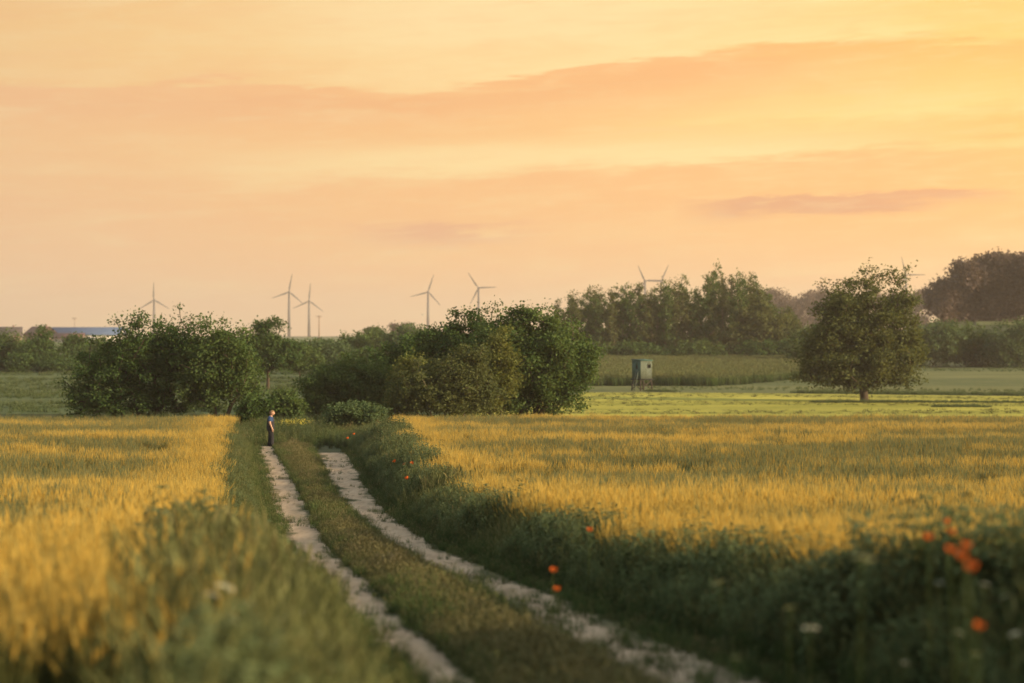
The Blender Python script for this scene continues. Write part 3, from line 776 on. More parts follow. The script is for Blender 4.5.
# the pair of trees behind the left wheat
tree('broadleaf_tree', 'wide many-stemmed dark tree with a ragged sparse top behind the left wheat field', 'tree', 128, 140,
     [(150, 348, 46, 28), (112, 374, 38, 28), (86, 396, 20, 18), (160, 388, 42, 26), (185, 352, 32, 26), (128, 402, 50, 14),
      (138, 322, 24, 10, .45), (172, 317, 26, 10, .4), (118, 340, 16, 10, .5), (200, 322, 18, 9, .3), (72, 412, 8, 6, .6)], 430, 95, .15, .42, 'leaf_dark', .16, 5, 1, spread=.8)
tree('broadleaf_tree', 'lower two-stemmed tree whose crown leans over the left edge of the track', 'tree', 126, 217,
     [(216, 358, 34, 28), (236, 376, 26, 26), (205, 386, 28, 18), (224, 334, 24, 12, .6), (252, 392, 10, 12, .6), (214, 322, 16, 9, .35)], 260, 90, .15, .42, 'leaf_mid', .13, 2, 2, spread=.5, h0=1.3)
tree('bush', 'small dark bush in the grass just left of the standing person', 'bush', 117, 252, [(252, 408, 10, 9), (246, 413, 8, 7), (262, 404, 7, 6, .7)], 60, 90, .13, .25, 'leaf_dark', .04, 3, 3)
tree('bush', 'loose green bush behind the head of the standing person', 'bush', 124, 283, [(285, 402, 13, 12), (274, 408, 10, 8, .8), (296, 410, 10, 9)], 70, 80, .14, .3, 'leaf_mid', .04, 3, 4)
# centre thicket
tree('bush', 'broad rounded dark bush left of the big thicket', 'bush', 135, 345,
     [(330, 388, 30, 22), (356, 384, 34, 26), (378, 392, 24, 22), (311, 402, 15, 13), (345, 405, 40, 12)], 320, 95, .15, .4, 'leaf_mid', .08, 5, 5, spread=.7)
tree('bush', 'low pale green bush at the corner of the right wheat field', 'bush', 106, 352,
     [(350, 413, 19, 10), (369, 415, 15, 9), (338, 418, 9, 7)], 130, 110, .10, .28, 'leaf_grey', .04, 4, 6, spread=.4)
tree('broadleaf_tree', 'largest round-crowned tree on the right end of the thicket', 'tree', 130, 520,
     [(548, 356, 42, 34), (515, 346, 40, 28), (570, 376, 24, 26), (502, 384, 44, 28), (540, 394, 42, 17), (584, 360, 14, 16),
      (530, 322, 26, 12, .8), (534, 309, 16, 8, .5), (515, 318, 16, 9, .4), (560, 326, 16, 9, .5), (560, 408, 14, 5, .5)], 620, 105, .16, .46, 'leaf_mid', .2, 4, 7, spread=.8)
tree('broadleaf_tree', 'tall dark tree with a thin see-through top in the middle of the thicket', 'tree', 135, 470,
     [(472, 340, 32, 20), (446, 344, 26, 18), (438, 360, 24, 24), (480, 365, 30, 25), (478, 318, 20, 11, .45), (462, 312, 12, 9, .4), (490, 308, 14, 8, .35), (424, 338, 12, 8, .6), (470, 385, 40, 22)], 430, 95, .16, .42, 'leaf_dark', .18, 3, 8, spread=.8)
tree('willow_bush', 'pale olive willow bush with thin stems in front of the thicket', 'bush', 123, 444,
     [(430, 388, 34, 24), (456, 372, 28, 20), (470, 390, 30, 22), (446, 402, 44, 12), (474, 356, 18, 12, .7)], 330, 105, .13, .36, 'leaf_olive', .07, 6, 9, spread=.8, bark='bark_pale')
tree('bush', 'yellow green upright shrub at the left front of the thicket', 'bush', 126, 404,
     [(404, 380, 12, 20), (414, 366, 9, 12), (398, 400, 14, 14), (484, 350, 9, 14, .5)][:3], 120, 80, .14, .33, 'leaf_yellow', .05, 3, 10)
tree('bush', 'dark domed bush behind the yellow green shrub', 'bush', 143, 396, [(392, 368, 26, 22), (415, 356, 24, 18), (385, 390, 28, 20)], 240, 85, .16, .42, 'leaf_dark', .08, 4, 11, spread=.7)
tree('bush', 'small yellow green shrub breaking through the thicket crown', 'bush', 127, 500, [(500, 350, 10, 22), (506, 375, 14, 20), (494, 395, 12, 16)], 110, 80, .15, .34, 'leaf_yellow', .05, 2, 12)
# lone tree
tree('oak_tree', 'lone rounded tree on a short trunk in the bright meadow', 'tree', 195, 865,
     [(836, 322, 24, 28), (868, 318, 36, 32), (898, 318, 20, 28), (838, 302, 20, 22), (828, 338, 20, 24), (850, 350, 44, 30), (886, 354, 36, 28), (822, 352, 18, 20), (842, 372, 40, 14), (882, 375, 34, 13), (818, 366, 18, 15), (915, 350, 14, 22),
      (862, 277, 20, 13, .55), (894, 280, 13, 12, .55), (838, 292, 14, 10, .5), (866, 266, 10, 7, .4), (902, 308, 15, 22, .7), (908, 330, 10, 16, .6), (904, 384, 8, 5, .5), (812, 372, 10, 9, .7)],
     640, 95, .22, .62, 'leaf_olive', .42, 1, 13, h0=1.7, spread=.3)
# behind the left pair: pine-like tree, hedges
tree('layered_tree', 'flat-topped layered tree standing above the far hedge', 'tree', 215, 268,
     [(268, 327, 15, 5, .8), (262, 340, 20, 6), (280, 347, 20, 8), (254, 352, 18, 9), (270, 360, 25, 10), (276, 322, 8, 3, .6)], 210, 80, .22, .55, 'leaf_dark', .18, 1, 14, h0=2.0)
for i, (px, lob, mt, lb) in enumerate([
    (205, [(205, 362, 20, 13), (190, 366, 14, 10)], 'leaf_mid', 'dark round hedge bush under the left pair of trees'),
    (236, [(236, 361, 18, 12), (250, 366, 12, 8)], 'leaf_grey', 'grey green hedge bush left of the layered tree'),
    (300, [(298, 358, 20, 11), (316, 362, 12, 8)], 'leaf_mid', 'hedge bush right of the layered tree')]):
    tree('hedge_bush', lb, 'bush', 236 + i * 4, px, lob, 120, 60, .26, .6, mt, .08, 4, 20 + i, group='bushes in the far hedge', spread=1)
for i, (px, d, lob, mt, lb) in enumerate([
    (332, 285, [(330, 354, 20, 12), (345, 358, 14, 9)], 'leaf_grey', 'low grey green bush at the left of the scrub belt'),
    (354, 305, [(354, 347, 18, 12), (342, 352, 12, 8)], 'leaf_mid', 'round bush in the middle of the scrub belt'),
    (380, 330, [(378, 341, 22, 12), (392, 348, 18, 10)], 'leaf_mid', 'wide dome of scrub left of the thicket top'),
    (408, 300, [(408, 340, 20, 13), (425, 346, 16, 12)], 'leaf_grey', 'bush in the scrub belt half hidden by the thicket'),
    (315, 340, [(300, 350, 18, 7), (322, 349, 18, 7), (280, 353, 14, 6)], 'leaf_dark', 'long low dark hedge below the pale stubble strip'),
    (372, 270, [(368, 362, 22, 12), (350, 368, 16, 9)], 'leaf_dark', 'dark scrub bush just above the broad rounded bush')]):
    tree('scrub_bush', lb, 'bush', d, px, lob, 150, 55, .3, .7, mt, .08, 4, 30 + i, group='bushes of the scrub belt', spread=1)
# skyline trees
for i, (px, d, lob, lb) in enumerate([
    (372, 860, [(370, 331, 5, 4), (376, 332, 4, 3)], 'tiny tree alone on the skyline field'),
    (398, 820, [(396, 328, 6, 6), (402, 331, 6, 5)], 'rusty skyline tree left of the thin utility pole'),
    (412, 880, [(410, 329, 8, 6), (420, 332, 7, 4)], 'wide low skyline tree behind the thin utility pole')]):
    tree('skyline_tree', lb, 'tree', d, px, lob, 60, 40, .6, .9, 'leaf_rust' if i == 1 else 'leaf_olive', .2, 1, 40 + i, group='trees on the skyline field')
# hedge trees far left
for i, (px, d, lob, mt, lb) in enumerate([
    (6, 305, [(6, 347, 17, 14), (0, 360, 16, 12)], 'leaf_mid', 'rounded hedge tree cut by the left edge of the view'),
    (42, 300, [(42, 343, 15, 13), (36, 356, 20, 13), (54, 360, 14, 10)], 'leaf_dark', 'tallest dark hedge tree in front of the red roof'),
    (78, 310, [(74, 348, 11, 12), (80, 362, 16, 9)], 'leaf_dark', 'narrow dark hedge tree in front of the blue barn'),
    (98, 315, [(96, 350, 15, 12), (110, 360, 14, 10)], 'leaf_mid', 'pale hedge tree right of the narrow dark one'),
    (24, 296, [(22, 364, 16, 8), (60, 366, 18, 7)], 'leaf_dark', 'low dark bush along the foot of the left hedge'),
    (-20, 300, [(-20, 350, 20, 16), (-40, 356, 18, 14)], 'leaf_dark', 'hedge tree just beyond the left edge of the view'),
    (125, 305, [(125, 362, 16, 9), (145, 364, 16, 8)], 'leaf_mid', 'low hedge bush running behind the wide dark tree')]):
    tree('hedge_tree', lb, 'tree', d, px, lob, 150, 60, .3, .75, mt, .14, 2, 50 + i, group='trees of the left hedge', spread=.6)
# poplar stand
_ty = [(556, 303), (569, 297), (590, 288), (612, 293), (634, 287), (655, 292), (670, 282), (684, 278), (696, 287), (706, 271), (716, 268), (728, 282), (744, 273), (754, 279), (764, 292), (775, 298), (788, 310), (797, 322)]
_rt = random.Random(17)
tops = [(557 + i * 6.15 + _rt.uniform(-1.5, 1.5),) for i in range(40)]
tops = [(p_[0], float(np.interp(p_[0], [a for a, b in _ty], [b for a, b in _ty])) + _rt.choice((0, 0, 2, 5, 9, 13))) for p_ in tops]
rq = random.Random(5)
protos = []
for k in range(4):
    w = [6.5, 7, 8, 7][k]
    lob = [(700, 316, w * .95, 32, 1.6), (700 + rq.uniform(-3, 3), 336, w * .8, 12, .5), (700 + rq.uniform(-3, 3), 300, w * .9, 22, .8), (700 + rq.uniform(-3, 3), 284, w * .7, 12, .5), (700 + rq.uniform(-3, 3), 276, w * .5, 7, .35), (700, 340, w * .8, 14, .5)]
    protos.append(lob)
pop_d = 382
def poplar_label(i, px):
    return {25: 'tallest poplar of the stand behind the hunting blind', 30: 'second tall poplar right of the tallest one in the stand',
            0: 'leftmost poplar of the stand, beside the thicket', 39: 'lowest poplar at the right end of the stand'}.get(i, 'slender poplar in the dense stand behind the hunting blind')
made = {}
for i, (px, top) in enumerate(tops):
    d = pop_d + (i % 3) * 9 - 6; k = i % 4
    bx = wx(px, d); bz = gzf(bx, d); h = (wz(top, d) - bz) * 1.085
    if k not in made:
        r_ = tree('poplar_tree', poplar_label(i, px), 'tree', 382, 700, protos[k], 95, 46, .42, .68, 'leaf_olive' if k % 2 else 'leaf_mid', .24, 1, 70 + k, 'bark_pale', h0=3.0, group='poplars of the far stand', depth=1.1)
        made[k] = (r_, wz(270, 382) - gzf(wx(700, 382), 382)); root = r_
        root.location = (bx, d, bz)
    else:
        root = copy_tree(made[k][0], (bx, d, bz), rq.uniform(0, 6.28), (1, 1, 1), poplar_label(i, px), 'poplars of the far stand')
    s_ = h / made[k][1]; w_ = rq.uniform(.58, .84); root.scale = (w_, w_, s_); root['label'] = poplar_label(i, px)
tree('broadleaf_tree', 'broad dull tree in front of the right half of the poplars', 'tree', 372, 752, [(760, 326, 22, 22), (742, 340, 22, 16), (778, 334, 18, 18), (764, 308, 12, 10, .5), (788, 344, 14, 12)], 220, 60, .42, .9, 'leaf_olive', .3, 1, 90)
for i, (px, lob) in enumerate([(575, [(575, 352, 22, 9), (600, 354, 18, 8)]), (640, [(640, 353, 24, 9), (620, 355, 18, 7)]), (700, [(700, 352, 26, 10), (675, 355, 18, 7)]), (760, [(758, 352, 26, 11), (785, 354, 20, 10)])]):
    tree('undergrowth_bush', ['undergrowth bush at the left foot of the poplars', 'undergrowth bush straight behind the hunting blind', 'undergrowth bush right of the hunting blind', 'undergrowth bush at the right foot of the poplars'][i],
         'bush', 368, px, lob, 130, 50, .38, .8, 'leaf_dark' if i % 2 else 'leaf_mid', .08, 4, 95 + i, group='bushes below the poplars', spread=1.2)
for i, (px, lob) in enumerate([(600, [(580, 344, 26, 14), (615, 342, 26, 15)]), (680, [(655, 342, 26, 15), (695, 341, 28, 16)]), (765, [(740, 341, 28, 16), (778, 344, 24, 14)])]):
    tree('hedge_bush', ['dark bushes seen between the left poplar trunks', 'dark bushes seen between the middle poplar trunks', 'dark bushes seen between the right poplar trunks'][i], 'bush', 418, px, lob, 200, 50, .42, .9, 'leaf_dark', .1, 5, 130 + i, group='bushes behind the poplars', spread=1.5)
# right hedge
for i, (px, d, lob, mt, lb) in enumerate([
    (800, 345, [(800, 350, 18, 16), (818, 346, 16, 18)], 'leaf_mid', 'bush left of the lone tree at the end of the poplars'),
    (925, 340, [(925, 345, 24, 18), (945, 340, 20, 18), (910, 356, 18, 14)], 'leaf_grey', 'grey green bush just right of the lone tree'),
    (972, 345, [(965, 344, 26, 20), (985, 350, 22, 18)], 'leaf_mid', 'wide rounded bush in the middle of the right hedge'),
    (1012, 338, [(1010, 346, 24, 20), (1030, 342, 22, 22)], 'leaf_grey', 'bush of the right hedge cut by the edge of the view'),
    (1060, 342, [(1062, 344, 26, 20), (1085, 348, 22, 18)], 'leaf_mid', 'hedge bush beyond the right edge of the view')]):
    tree('hedge_bush', lb, 'bush', d, px, lob, 230, 60, .34, .85, mt, .1, 4, 100 + i, group='bushes of the right hedge', spread=1.2)
# woods far off: one mass each
def wood(label, d, lobes, n, leaf, rc, mat, seed):
    rg = np.random.default_rng(seed); mpp = d / F
    Ls = np.array([(wx(a, d), d + dd, wz(b, d), c * mpp, max(c, e) * mpp, e * mpp) for a, b, c, e, dd in lobes])
    w = (Ls[:, 3] * Ls[:, 5]); w /= w.sum(); ncl = n // 45
    li = rg.choice(len(Ls), ncl, p=w); v = rg.normal(size=(ncl, 3)); v /= np.linalg.norm(v, axis=1, keepdims=True)
    C = Ls[li, :3] + v * (rg.random(ncl) ** .3)[:, None] * Ls[li, 3:6]
    ci = np.repeat(np.arange(ncl), 45)
    P_ = C[ci] + rg.normal(size=(len(ci), 3)) * rc
    P_[:, 2] = np.maximum(P_[:, 2], gz(P_[:, 0], P_[:, 1]) + .1)
    o = link('far_wood', leaves_mesh('far_wood', P_, v[ci], leaf, rg), M[mat]); tag(o, label, 'wood', kind='stuff'); return o
rw = random.Random(3)
lob = []
for k in range(84):
    px = rw.uniform(942, 1130); tp = float(np.interp(px, [935, 950, 965, 980, 1010, 1060, 1130], [306, 280, 264, 256, 255, 257, 272])); r_ = rw.uniform(11, 17)
    lob.append((px, rw.uniform(tp + r_, 318) if k % 2 else tp + r_, r_, r_ * .95, rw.uniform(-8, 18)))
wood('rusty brown wood on the hill at the far right', 525, lob, 110000, .85, .9, 'leaf_rust', 1)
lob = []
for k in range(80):
    px = rw.uniform(765, 960); tp = 292 + 4 * math.sin(px * .12) + rw.uniform(0, 4); r_ = rw.uniform(6, 10)
    lob.append((px, rw.uniform(tp + r_, 346) if k % 3 else tp + r_, r_, r_, rw.uniform(-15, 30)))
wood('hazy distant wood behind the lone tree', 1050, lob, 52000, 1.1, 1.2, 'leaf_rust', 2)
lob = [(rw.uniform(-60, 420), rw.uniform(344, 350), rw.uniform(8, 14), rw.uniform(3, 5), rw.uniform(-20, 20)) for k in range(44)]
wood('line of distant scrub under the skyline field', 520, lob, 16000, .6, .6, 'leaf_mid', 4)

# ------------------------------------------------------------------ farm buildings
M['roof_blue'] = simple_mat('blue metal roof', (.05, .085, .16), .6, .15, .4)
M['roof_red'] = simple_mat('dark red tiles', (.085, .036, .032), .8, .25, 1.2)
M['roof_dark'] = simple_mat('dark tiles', (.05, .04, .04), .8, .25, 1.2)
M['render_white'] = simple_mat('white render', (.42, .40, .37), .9, .12, .5)
M['brick'] = simple_mat('brick wall', (.18, .12, .10), .9, .25, 1.0)
M['window'] = simple_mat('window glass', (.03, .035, .045), .15, .2, 1, spec=.5)
def building(name, label, px, d, w, dp, wall_h, roof_h, wallm, roofm, rz=0.0, lift=0.0, chimney=False, nwin=3, hip=0.0):
    bx = wx(px, d); z = gzf(bx, d)
    root = empty(name, (bx, d, z), rz)
    mb = MB(); x, y = w / 2, dp / 2
    hx = x - hip * x
    mb.add([(-x, -y, -.5), (x, -y, -.5), (x, y, -.5), (-x, y, -.5), (-x, -y, wall_h), (x, -y, wall_h), (x, y, wall_h), (-x, y, wall_h)],
           [(0, 1, 5, 4), (1, 2, 6, 5), (2, 3, 7, 6), (3, 0, 4, 7)])
    if hip == 0:
        mb.add([(-x, -y, wall_h), (-x, y, wall_h), (-x, 0, wall_h + roof_h), (x, -y, wall_h), (x, y, wall_h), (x, 0, wall_h + roof_h)], (), [(0, 2, 1), (3, 4, 5)])
    mb.build('wall', wallm, root)
    e = .5; t = .18
    A = [(-x - e, -y - e, wall_h - .25), (x + e, -y - e, wall_h - .25), (hx + (e if hip == 0 else 0), 0, wall_h + roof_h + .05), (-hx - (e if hip == 0 else 0), 0, wall_h + roof_h + .05),
         (-x - e, y + e, wall_h - .25), (x + e, y + e, wall_h - .25)]
    rb = MB(); up = [(a, b, c + t) for a, b, c in A]
    rb.add(A + up, [(6, 7, 8, 9), (9, 8, 11, 10), (0, 3, 2, 1), (3, 4, 5, 2), (0, 1, 7, 6), (5, 4, 10, 11), (0, 6, 9, 3), (3, 9, 10, 4), (1, 2, 8, 7), (2, 5, 11, 8)])
    rf = rb.build('roof', roofm, root)
    if chimney:
        c_ = MB(); c_.box((w * .18, .3, wall_h + roof_h + .3), (.8, .8, 1.8)); c_.build('chimney', M['brick'], rf)
    for k in range(nwin):
        xx = -x + w * (k + .5) / nwin
        wb = MB(); wb.box((xx, -y - .03, wall_h * .55), (1.1, .1, 1.2)); wb.build('window', M['window'], root)
    db = MB(); db.box((x * .05 + .9, -y - .035, .95), (1.0, .08, 2.1)); db.build('door', M['roof_dark'], root)
    root.scale = (1, 1, .82)
    tag(root, label, 'building')
    return root
building('farmhouse', 'low brick house with a dark roof at the far left behind the hedge', 9, 900, 11, 9, 4.2, 4.4, M['brick'], M['roof_dark'], .25, 0, True, 3)
building('farmhouse', 'house with a hipped dark red roof behind the tallest hedge tree', 41, 905, 13, 10, 4.4, 4.4, M['brick'], M['roof_red'], -.1, 0, True, 3, .35)
building('barn', 'long barn with a blue metal roof on the left skyline', 86, 925, 33, 15, 4.6, 4.0, M['render_white'], M['roof_blue'], .03, 0, False, 6)
building('barn', 'second shorter blue barn at the right end of the long one', 118, 935, 9, 11, 5.0, 3.2, M['render_white'], M['roof_blue'], .03, 0, False, 2)
building('stable', 'low white farm building with a red roof in front of the blue barn', 69, 890, 13, 7, 2.6, 2.6, M['render_white'], M['roof_red'], 0.02, 0, False, 4)
building('garden_shed', 'small white shed beside the low red-roofed farm building', 92, 885, 3.4, 3, 1.9, 1.1, M['render_white'], M['render_white'], .1, 0, False, 1)

# ------------------------------------------------------------------ utility poles
M['wood_pole'] = simple_mat('tarred pole', (.16, .085, .06), .9, .3, 2)
def utility_pole(label, px, top, d, arm, n_ins, m, r0=.20):
    bx = wx(px, d); z = gzf(bx, d); h = wz(top, d) - z
    root = empty('utility_pole', (bx, d, z), .1)
    mb = MB(); mb.tube([(0, 0, -.3), (0, 0, h)], [r0, r0 * .65], 8); mb.build('pole', m, root)
    mb = MB(); mb.box((0, -.24, h - .8), (arm, .2, .24)); mb.build('crossarm', m, root)
    for k in range(n_ins):
        mb = MB(); xx = -arm / 2 + .15 + (arm - .3) * k / (n_ins - 1)
        mb.tube([(xx, -.24, h - .68), (xx, -.24, h - .5), (xx, -.24, h - .38), (xx, -.24, h - .3)], [.05, .13, .13, .04], 7); mb.build('insulator', M['render_white'], root)
    for sx in (-1, 1):
        mb = MB(); mb.tube([(0, -.2, h - 2.0), (sx * arm * .38, -.2, h - .85)], .06, 5); mb.build('brace', m, root)
    tag(root, label, 'pole'); return root
utility_pole('dark red utility pole just right of the shorter wind turbine of the left pair', 319, 315, 1150, 3.2, 3, M['wood_pole'], .30)
utility_pole('thin faint utility pole left of the middle wind turbine', 423, 313, 1250, 2.4, 3, M['render_white'], .17)
utility_pole('faint utility pole above the blue barn roof', 74.5, 317, 1250, 3.0, 3, M['wood_pole'], .13)

# ------------------------------------------------------------------ wind turbines
M['turbine'] = simple_mat('turbine backlit tone', (.055, .06, .08), .5, .06, .05)  # pale coat coloured dark: the backlit shade is put into the base colour
def turbine(label, px, hub_row, d, Rpx, angs, yaw=0.0):
    bx = wx(px, d); z = gzf(bx, d); hz = wz(hub_row, d); h = hz - z; Rm = Rpx * d / F
    root = empty('wind_turbine', (bx, d, z), yaw)
    mb = MB(); mb.tube([(0, 0, -1), (0, 0, h * .5), (0, 0, h - .9)], [1.9, 1.5, 1.0], 16); mb.build('tower', M['turbine'], root, smooth=True)
    mb = MB(); mb.tube([(0, -2.4, h), (0, -1.6, h), (0, 1.5, h), (0, 5.0, h), (0, 5.6, h)], [1.0, 1.5, 1.6, 1.3, .6], 12); mb.build('nacelle', M['turbine'], root, smooth=True)
    mb = MB(); mb.tube([(0, -2.5, h), (0, -3.2, h), (0, -4.0, h), (0, -4.6, h)], [1.15, 1.2, .85, .2], 12); hb = mb.build('hub', M['turbine'], root, smooth=True)
    for a in angs:
        a = R(a); u = Vector((math.cos(a), 0, math.sin(a))); w = Vector((-math.sin(a), 0, math.cos(a))); o = Vector((0, -3.3, h))
        mb = MB(); prof_ = []
        secs = [(0.0, .9, .9), (.06, 1.0, .8), (.18, 2.1, .5), (.4, 1.6, .34), (.7, 1.05, .2), (.93, .65, .1), (1.0, .2, .05)]
        v = []
        for f, c_, t_ in secs:
            p = o + u * (.6 + f * (Rm - .6)); tw = .35 * (1 - f)
            cd = w * math.cos(tw) + Vector((0, 1, 0)) * math.sin(tw); td = Vector((0, 1, 0)) * math.cos(tw) - w * math.sin(tw)
            for k in range(8):
                q = 2 * math.pi * k / 8; v.append(p + cd * (math.cos(q) * c_ * .5 + c_ * .12) + td * math.sin(q) * t_ * .5)
        n = len(secs)
        qd = [(i * 8 + k, i * 8 + (k + 1) % 8, (i + 1) * 8 + (k + 1) % 8, (i + 1) * 8 + k) for i in range(n - 1) for k in range(8)]
        v += [o + u * (Rm + .2)]; e = (n - 1) * 8
        mb.add(v, qd, [(len(v) - 1, e + k, e + (k + 1) % 8) for k in range(8)]); mb.build('blade', M['turbine'], root, smooth=True)
    tag(root, label, 'wind turbine', 'wind turbines on the skyline'); return root
turbine('wind turbine half hidden behind the top of the wide dark left tree', 154, 300, 2400, 18, (90, 212, 330), .1)
turbine('taller wind turbine of the left pair on the skyline', 289, 292, 2350, 18.5, (80, 200, 320), .12)
turbine('shorter wind turbine of the left pair, beside the dark red utility pole', 309, 301, 2550, 18, (85, 205, 323), .12)
turbine('wind turbine with its full tower in view, left of the thicket top', 428, 292, 2400, 18.5, (72, 195, 312), .1)
turbine('wind turbine whose tower sinks behind the thin thicket top', 478.5, 288, 2350, 18.5, (124, 2, 243), -.05)
turbine('wind turbine over the poplars with one blade up to the left', 645, 281, 2300, 17, (114, 2, 238), -.1)
turbine('wind turbine over the poplars with one blade up to the right', 661, 281, 2400, 18, (66, 180, 300), .1)
turbine('faint wind turbine over the left part of the poplars, one blade tip showing', 622, 296, 2900, 17, (65, 185, 305), .15)
turbine('wind turbine mostly hidden by the top of the lone tree', 906, 275, 2450, 19, (105, 0, 240), -.1)

# ------------------------------------------------------------------ hunting blind
M['blind_green'] = simple_mat('green painted boards', (.032, .080, .064), .8, .2, 2)
M['blind_grey'] = simple_mat('grey green board', (.085, .105, .080), .85, .15, 2)
M['timber'] = simple_mat('raw timber', (.045, .036, .028), .9, .3, 3)
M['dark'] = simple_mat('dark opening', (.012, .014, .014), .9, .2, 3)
def blind():
    d = 231; bx = wx(642, d); z = gzf(bx, d)
    root = empty('hunting_blind', (bx, d, z), R(33))
    w, h0, hc = 1.62, 1.42, 2.12
    # four walls with board grooves, front (left face in view) and right side differ
    def wall(cx, cy, rz, m, cut=None):
        mb = MB(); nb = 9; bw = w / nb
        Mz = Matrix.Rotation(rz, 3, 'Z')
        for k in range(nb):
            off = Mz @ Vector((-w / 2 + bw * (k + .5), 0, 0)); th = .035 if k % 2 else .045
            if cut and cut[0] <= k < cut[1]:
                lo, hi_ = cut[2], cut[3]
                mb.box(Vector((cx, cy, 0)) + off + Vector((0, 0, h0 + lo / 2)), (bw, th, lo), Mz)
                mb.box(Vector((cx, cy, 0)) + off + Vector((0, 0, h0 + (hi_ + hc) / 2)), (bw, th, hc - hi_), Mz)
            else: mb.box(Vector((cx, cy, 0)) + off + Vector((0, 0, h0 + hc / 2)), (bw, th, hc), Mz)
        mb.build('wall', m, root)
    wall(0, -w / 2, 0, M['blind_grey'], (5, 8, 1.25, 1.62)); wall(-w / 2 , 0, R(90), M['blind_green'], (3, 5, 1.15, 1.5)); wall(0, w / 2, 0, M['blind_green']); wall(w / 2, 0, R(90), M['blind_grey'])
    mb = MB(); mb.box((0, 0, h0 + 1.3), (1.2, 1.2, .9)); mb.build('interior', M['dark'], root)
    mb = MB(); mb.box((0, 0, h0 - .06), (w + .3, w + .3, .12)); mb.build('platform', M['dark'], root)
    mb = MB(); mb.box((0, 0, h0 + hc + .05), (w + .22, w + .22, .09), Matrix.Rotation(R(3), 3, 'X')); mb.build('roof', M['blind_green'], root)
    for sx in (-1, 1):
        for sy in (-1, 1):
            mb = MB(); mb.tube([(sx * .86, sy * .86, -.15), (sx * .74, sy * .74, h0 - .1)], .085, 7); mb.build('leg', M['timber'], root)
    for (a, b) in (((-.85, -.8, .1), (.72, -.8, h0 - .15)), ((.85, -.86, .1), (-.72, -.72, h0 - .15)), ((-.82, -.8, .15), (-.76, .74, h0 - .15)), ((-.86, .82, .12), (-.70, -.74, h0 - .15))):
        mb = MB(); mb.tube([a, b], .05, 6); mb.build('brace', M['timber'], root)
    ld = MB()
    for o in (-.22, .22): ld.box((-w / 2 - .42, -.35 + o, (h0 + .9) / 2), (.06, .06, h0 + 1.1), Matrix.Rotation(R(14), 3, 'Y'))
    for k in range(6): ld.box((-w / 2 - .62 + k * .085, -.35, .2 + k * .33), (.05, .46, .05))
    ld.build('ladder', M['blind_grey'], root)
    tag(root, 'green raised hunting blind with a pale side wall on timber legs at the meadow edge', 'hunting blind')
blind()

# ------------------------------------------------------------------ flowers
M['poppy'] = leaf_mat('poppy petal', (.40, .075, .022), (.54, .14, .035), .35)
M['umbel'] = leaf_mat('cream umbel', (.36, .36, .27), (.50, .50, .39), .4)
M['stalk'] = leaf_mat('stalk', (.05, .07, .025), (.08, .10, .04), .2)
M['yellow_flower'] = leaf_mat('yellow blossom', (.45, .40, .08), (.62, .54, .14), .4)
M['seed_dark'] = simple_mat('poppy centre', (.02, .018, .02), .7)
def poppy_mesh():
    mb = MB()
    for k in range(4):
        a = k * math.pi / 2 + .2; rows = []
        v = []
        for i, (rr_, zz) in enumerate([(.004, 0), (.03, .012), (.05, .034), (.056, .058)]):
            for j in range(5):
                b = a + (j - 2) * .36 * (1 if i else .5); q = rr_ * (1 - .06 * abs(j - 2)); v.append((q * math.cos(b), q * math.sin(b), zz + .006 * ((j + i) % 2) + .003 * (k % 2)))
        mb.add(v, [(i * 5 + j, i * 5 + j + 1, (i + 1) * 5 + j + 1, (i + 1) * 5 + j) for i in range(3) for j in range(4)], (), 0, .25 + .2 * k)
    return mb.mesh('bloom', True)
POP = poppy_mesh(); POP.materials.append(M['poppy'])
rf_ = random.Random(9)
def flower_root(name, px, row, h, lo, hi_): 
    x_, y_ = top_place(px, row, h, lo, hi_); return empty(name, (x_, y_, gzf(x_, y_)), rf_.uniform(0, 6)), x_, y_
def poppy(px, row, h, label, group, sc=1.0, lo=6.0, hi_=110.0):
    root, x_, y_ = flower_root('poppy', px, row, h, lo, hi_)
    ln = Vector((rf_.uniform(-.06, .06), rf_.uniform(-.06, .06), 0))
    mb = MB(); mb.tube([(-ln.x, -ln.y, -.03), (-ln.x * .4, -ln.y * .4, h * .5), (0, 0, h - .03)], [.004, .0035, .003], 5); mb.build('stem', M['stalk'], root)
    b = link('bloom', POP, None, root, (0, 0, h - .035)); b.rotation_euler = (rf_.uniform(-.5, .5), rf_.uniform(-.5, .5), rf_.uniform(0, 6)); b.scale = (sc, sc, sc)
    mb = MB(); mb.tube([(0, 0, 0), (0, 0, .02), (0, 0, .026)], [.008, .012, .006], 7); c_ = mb.build('seed_head', M['seed_dark'], b)
    tag(root, label, 'poppy', group)
g_ = 'poppies of the right verge near the camera'
for (px, row, lb) in [(948, 518, 'topmost poppy of the blurred cluster on the right verge'), (928, 533, 'leftmost poppy of the blurred cluster on the right verge'),
                      (951, 528, 'poppy close below the topmost one of the right cluster'), (950, 545, 'big poppy in the middle of the right cluster'),
                      (966, 541, 'poppy right of the middle of the right cluster'), (962, 551, 'poppy low in the right cluster'), (971, 561, 'lowest poppy of the right cluster'), (978, 621, 'single poppy low in the dark weeds at the right')]:
    poppy(px, row, 1.28 if row < 600 else .98, lb, g_, .42, 8.0, 18.0)
g_ = 'poppies along the right verge'
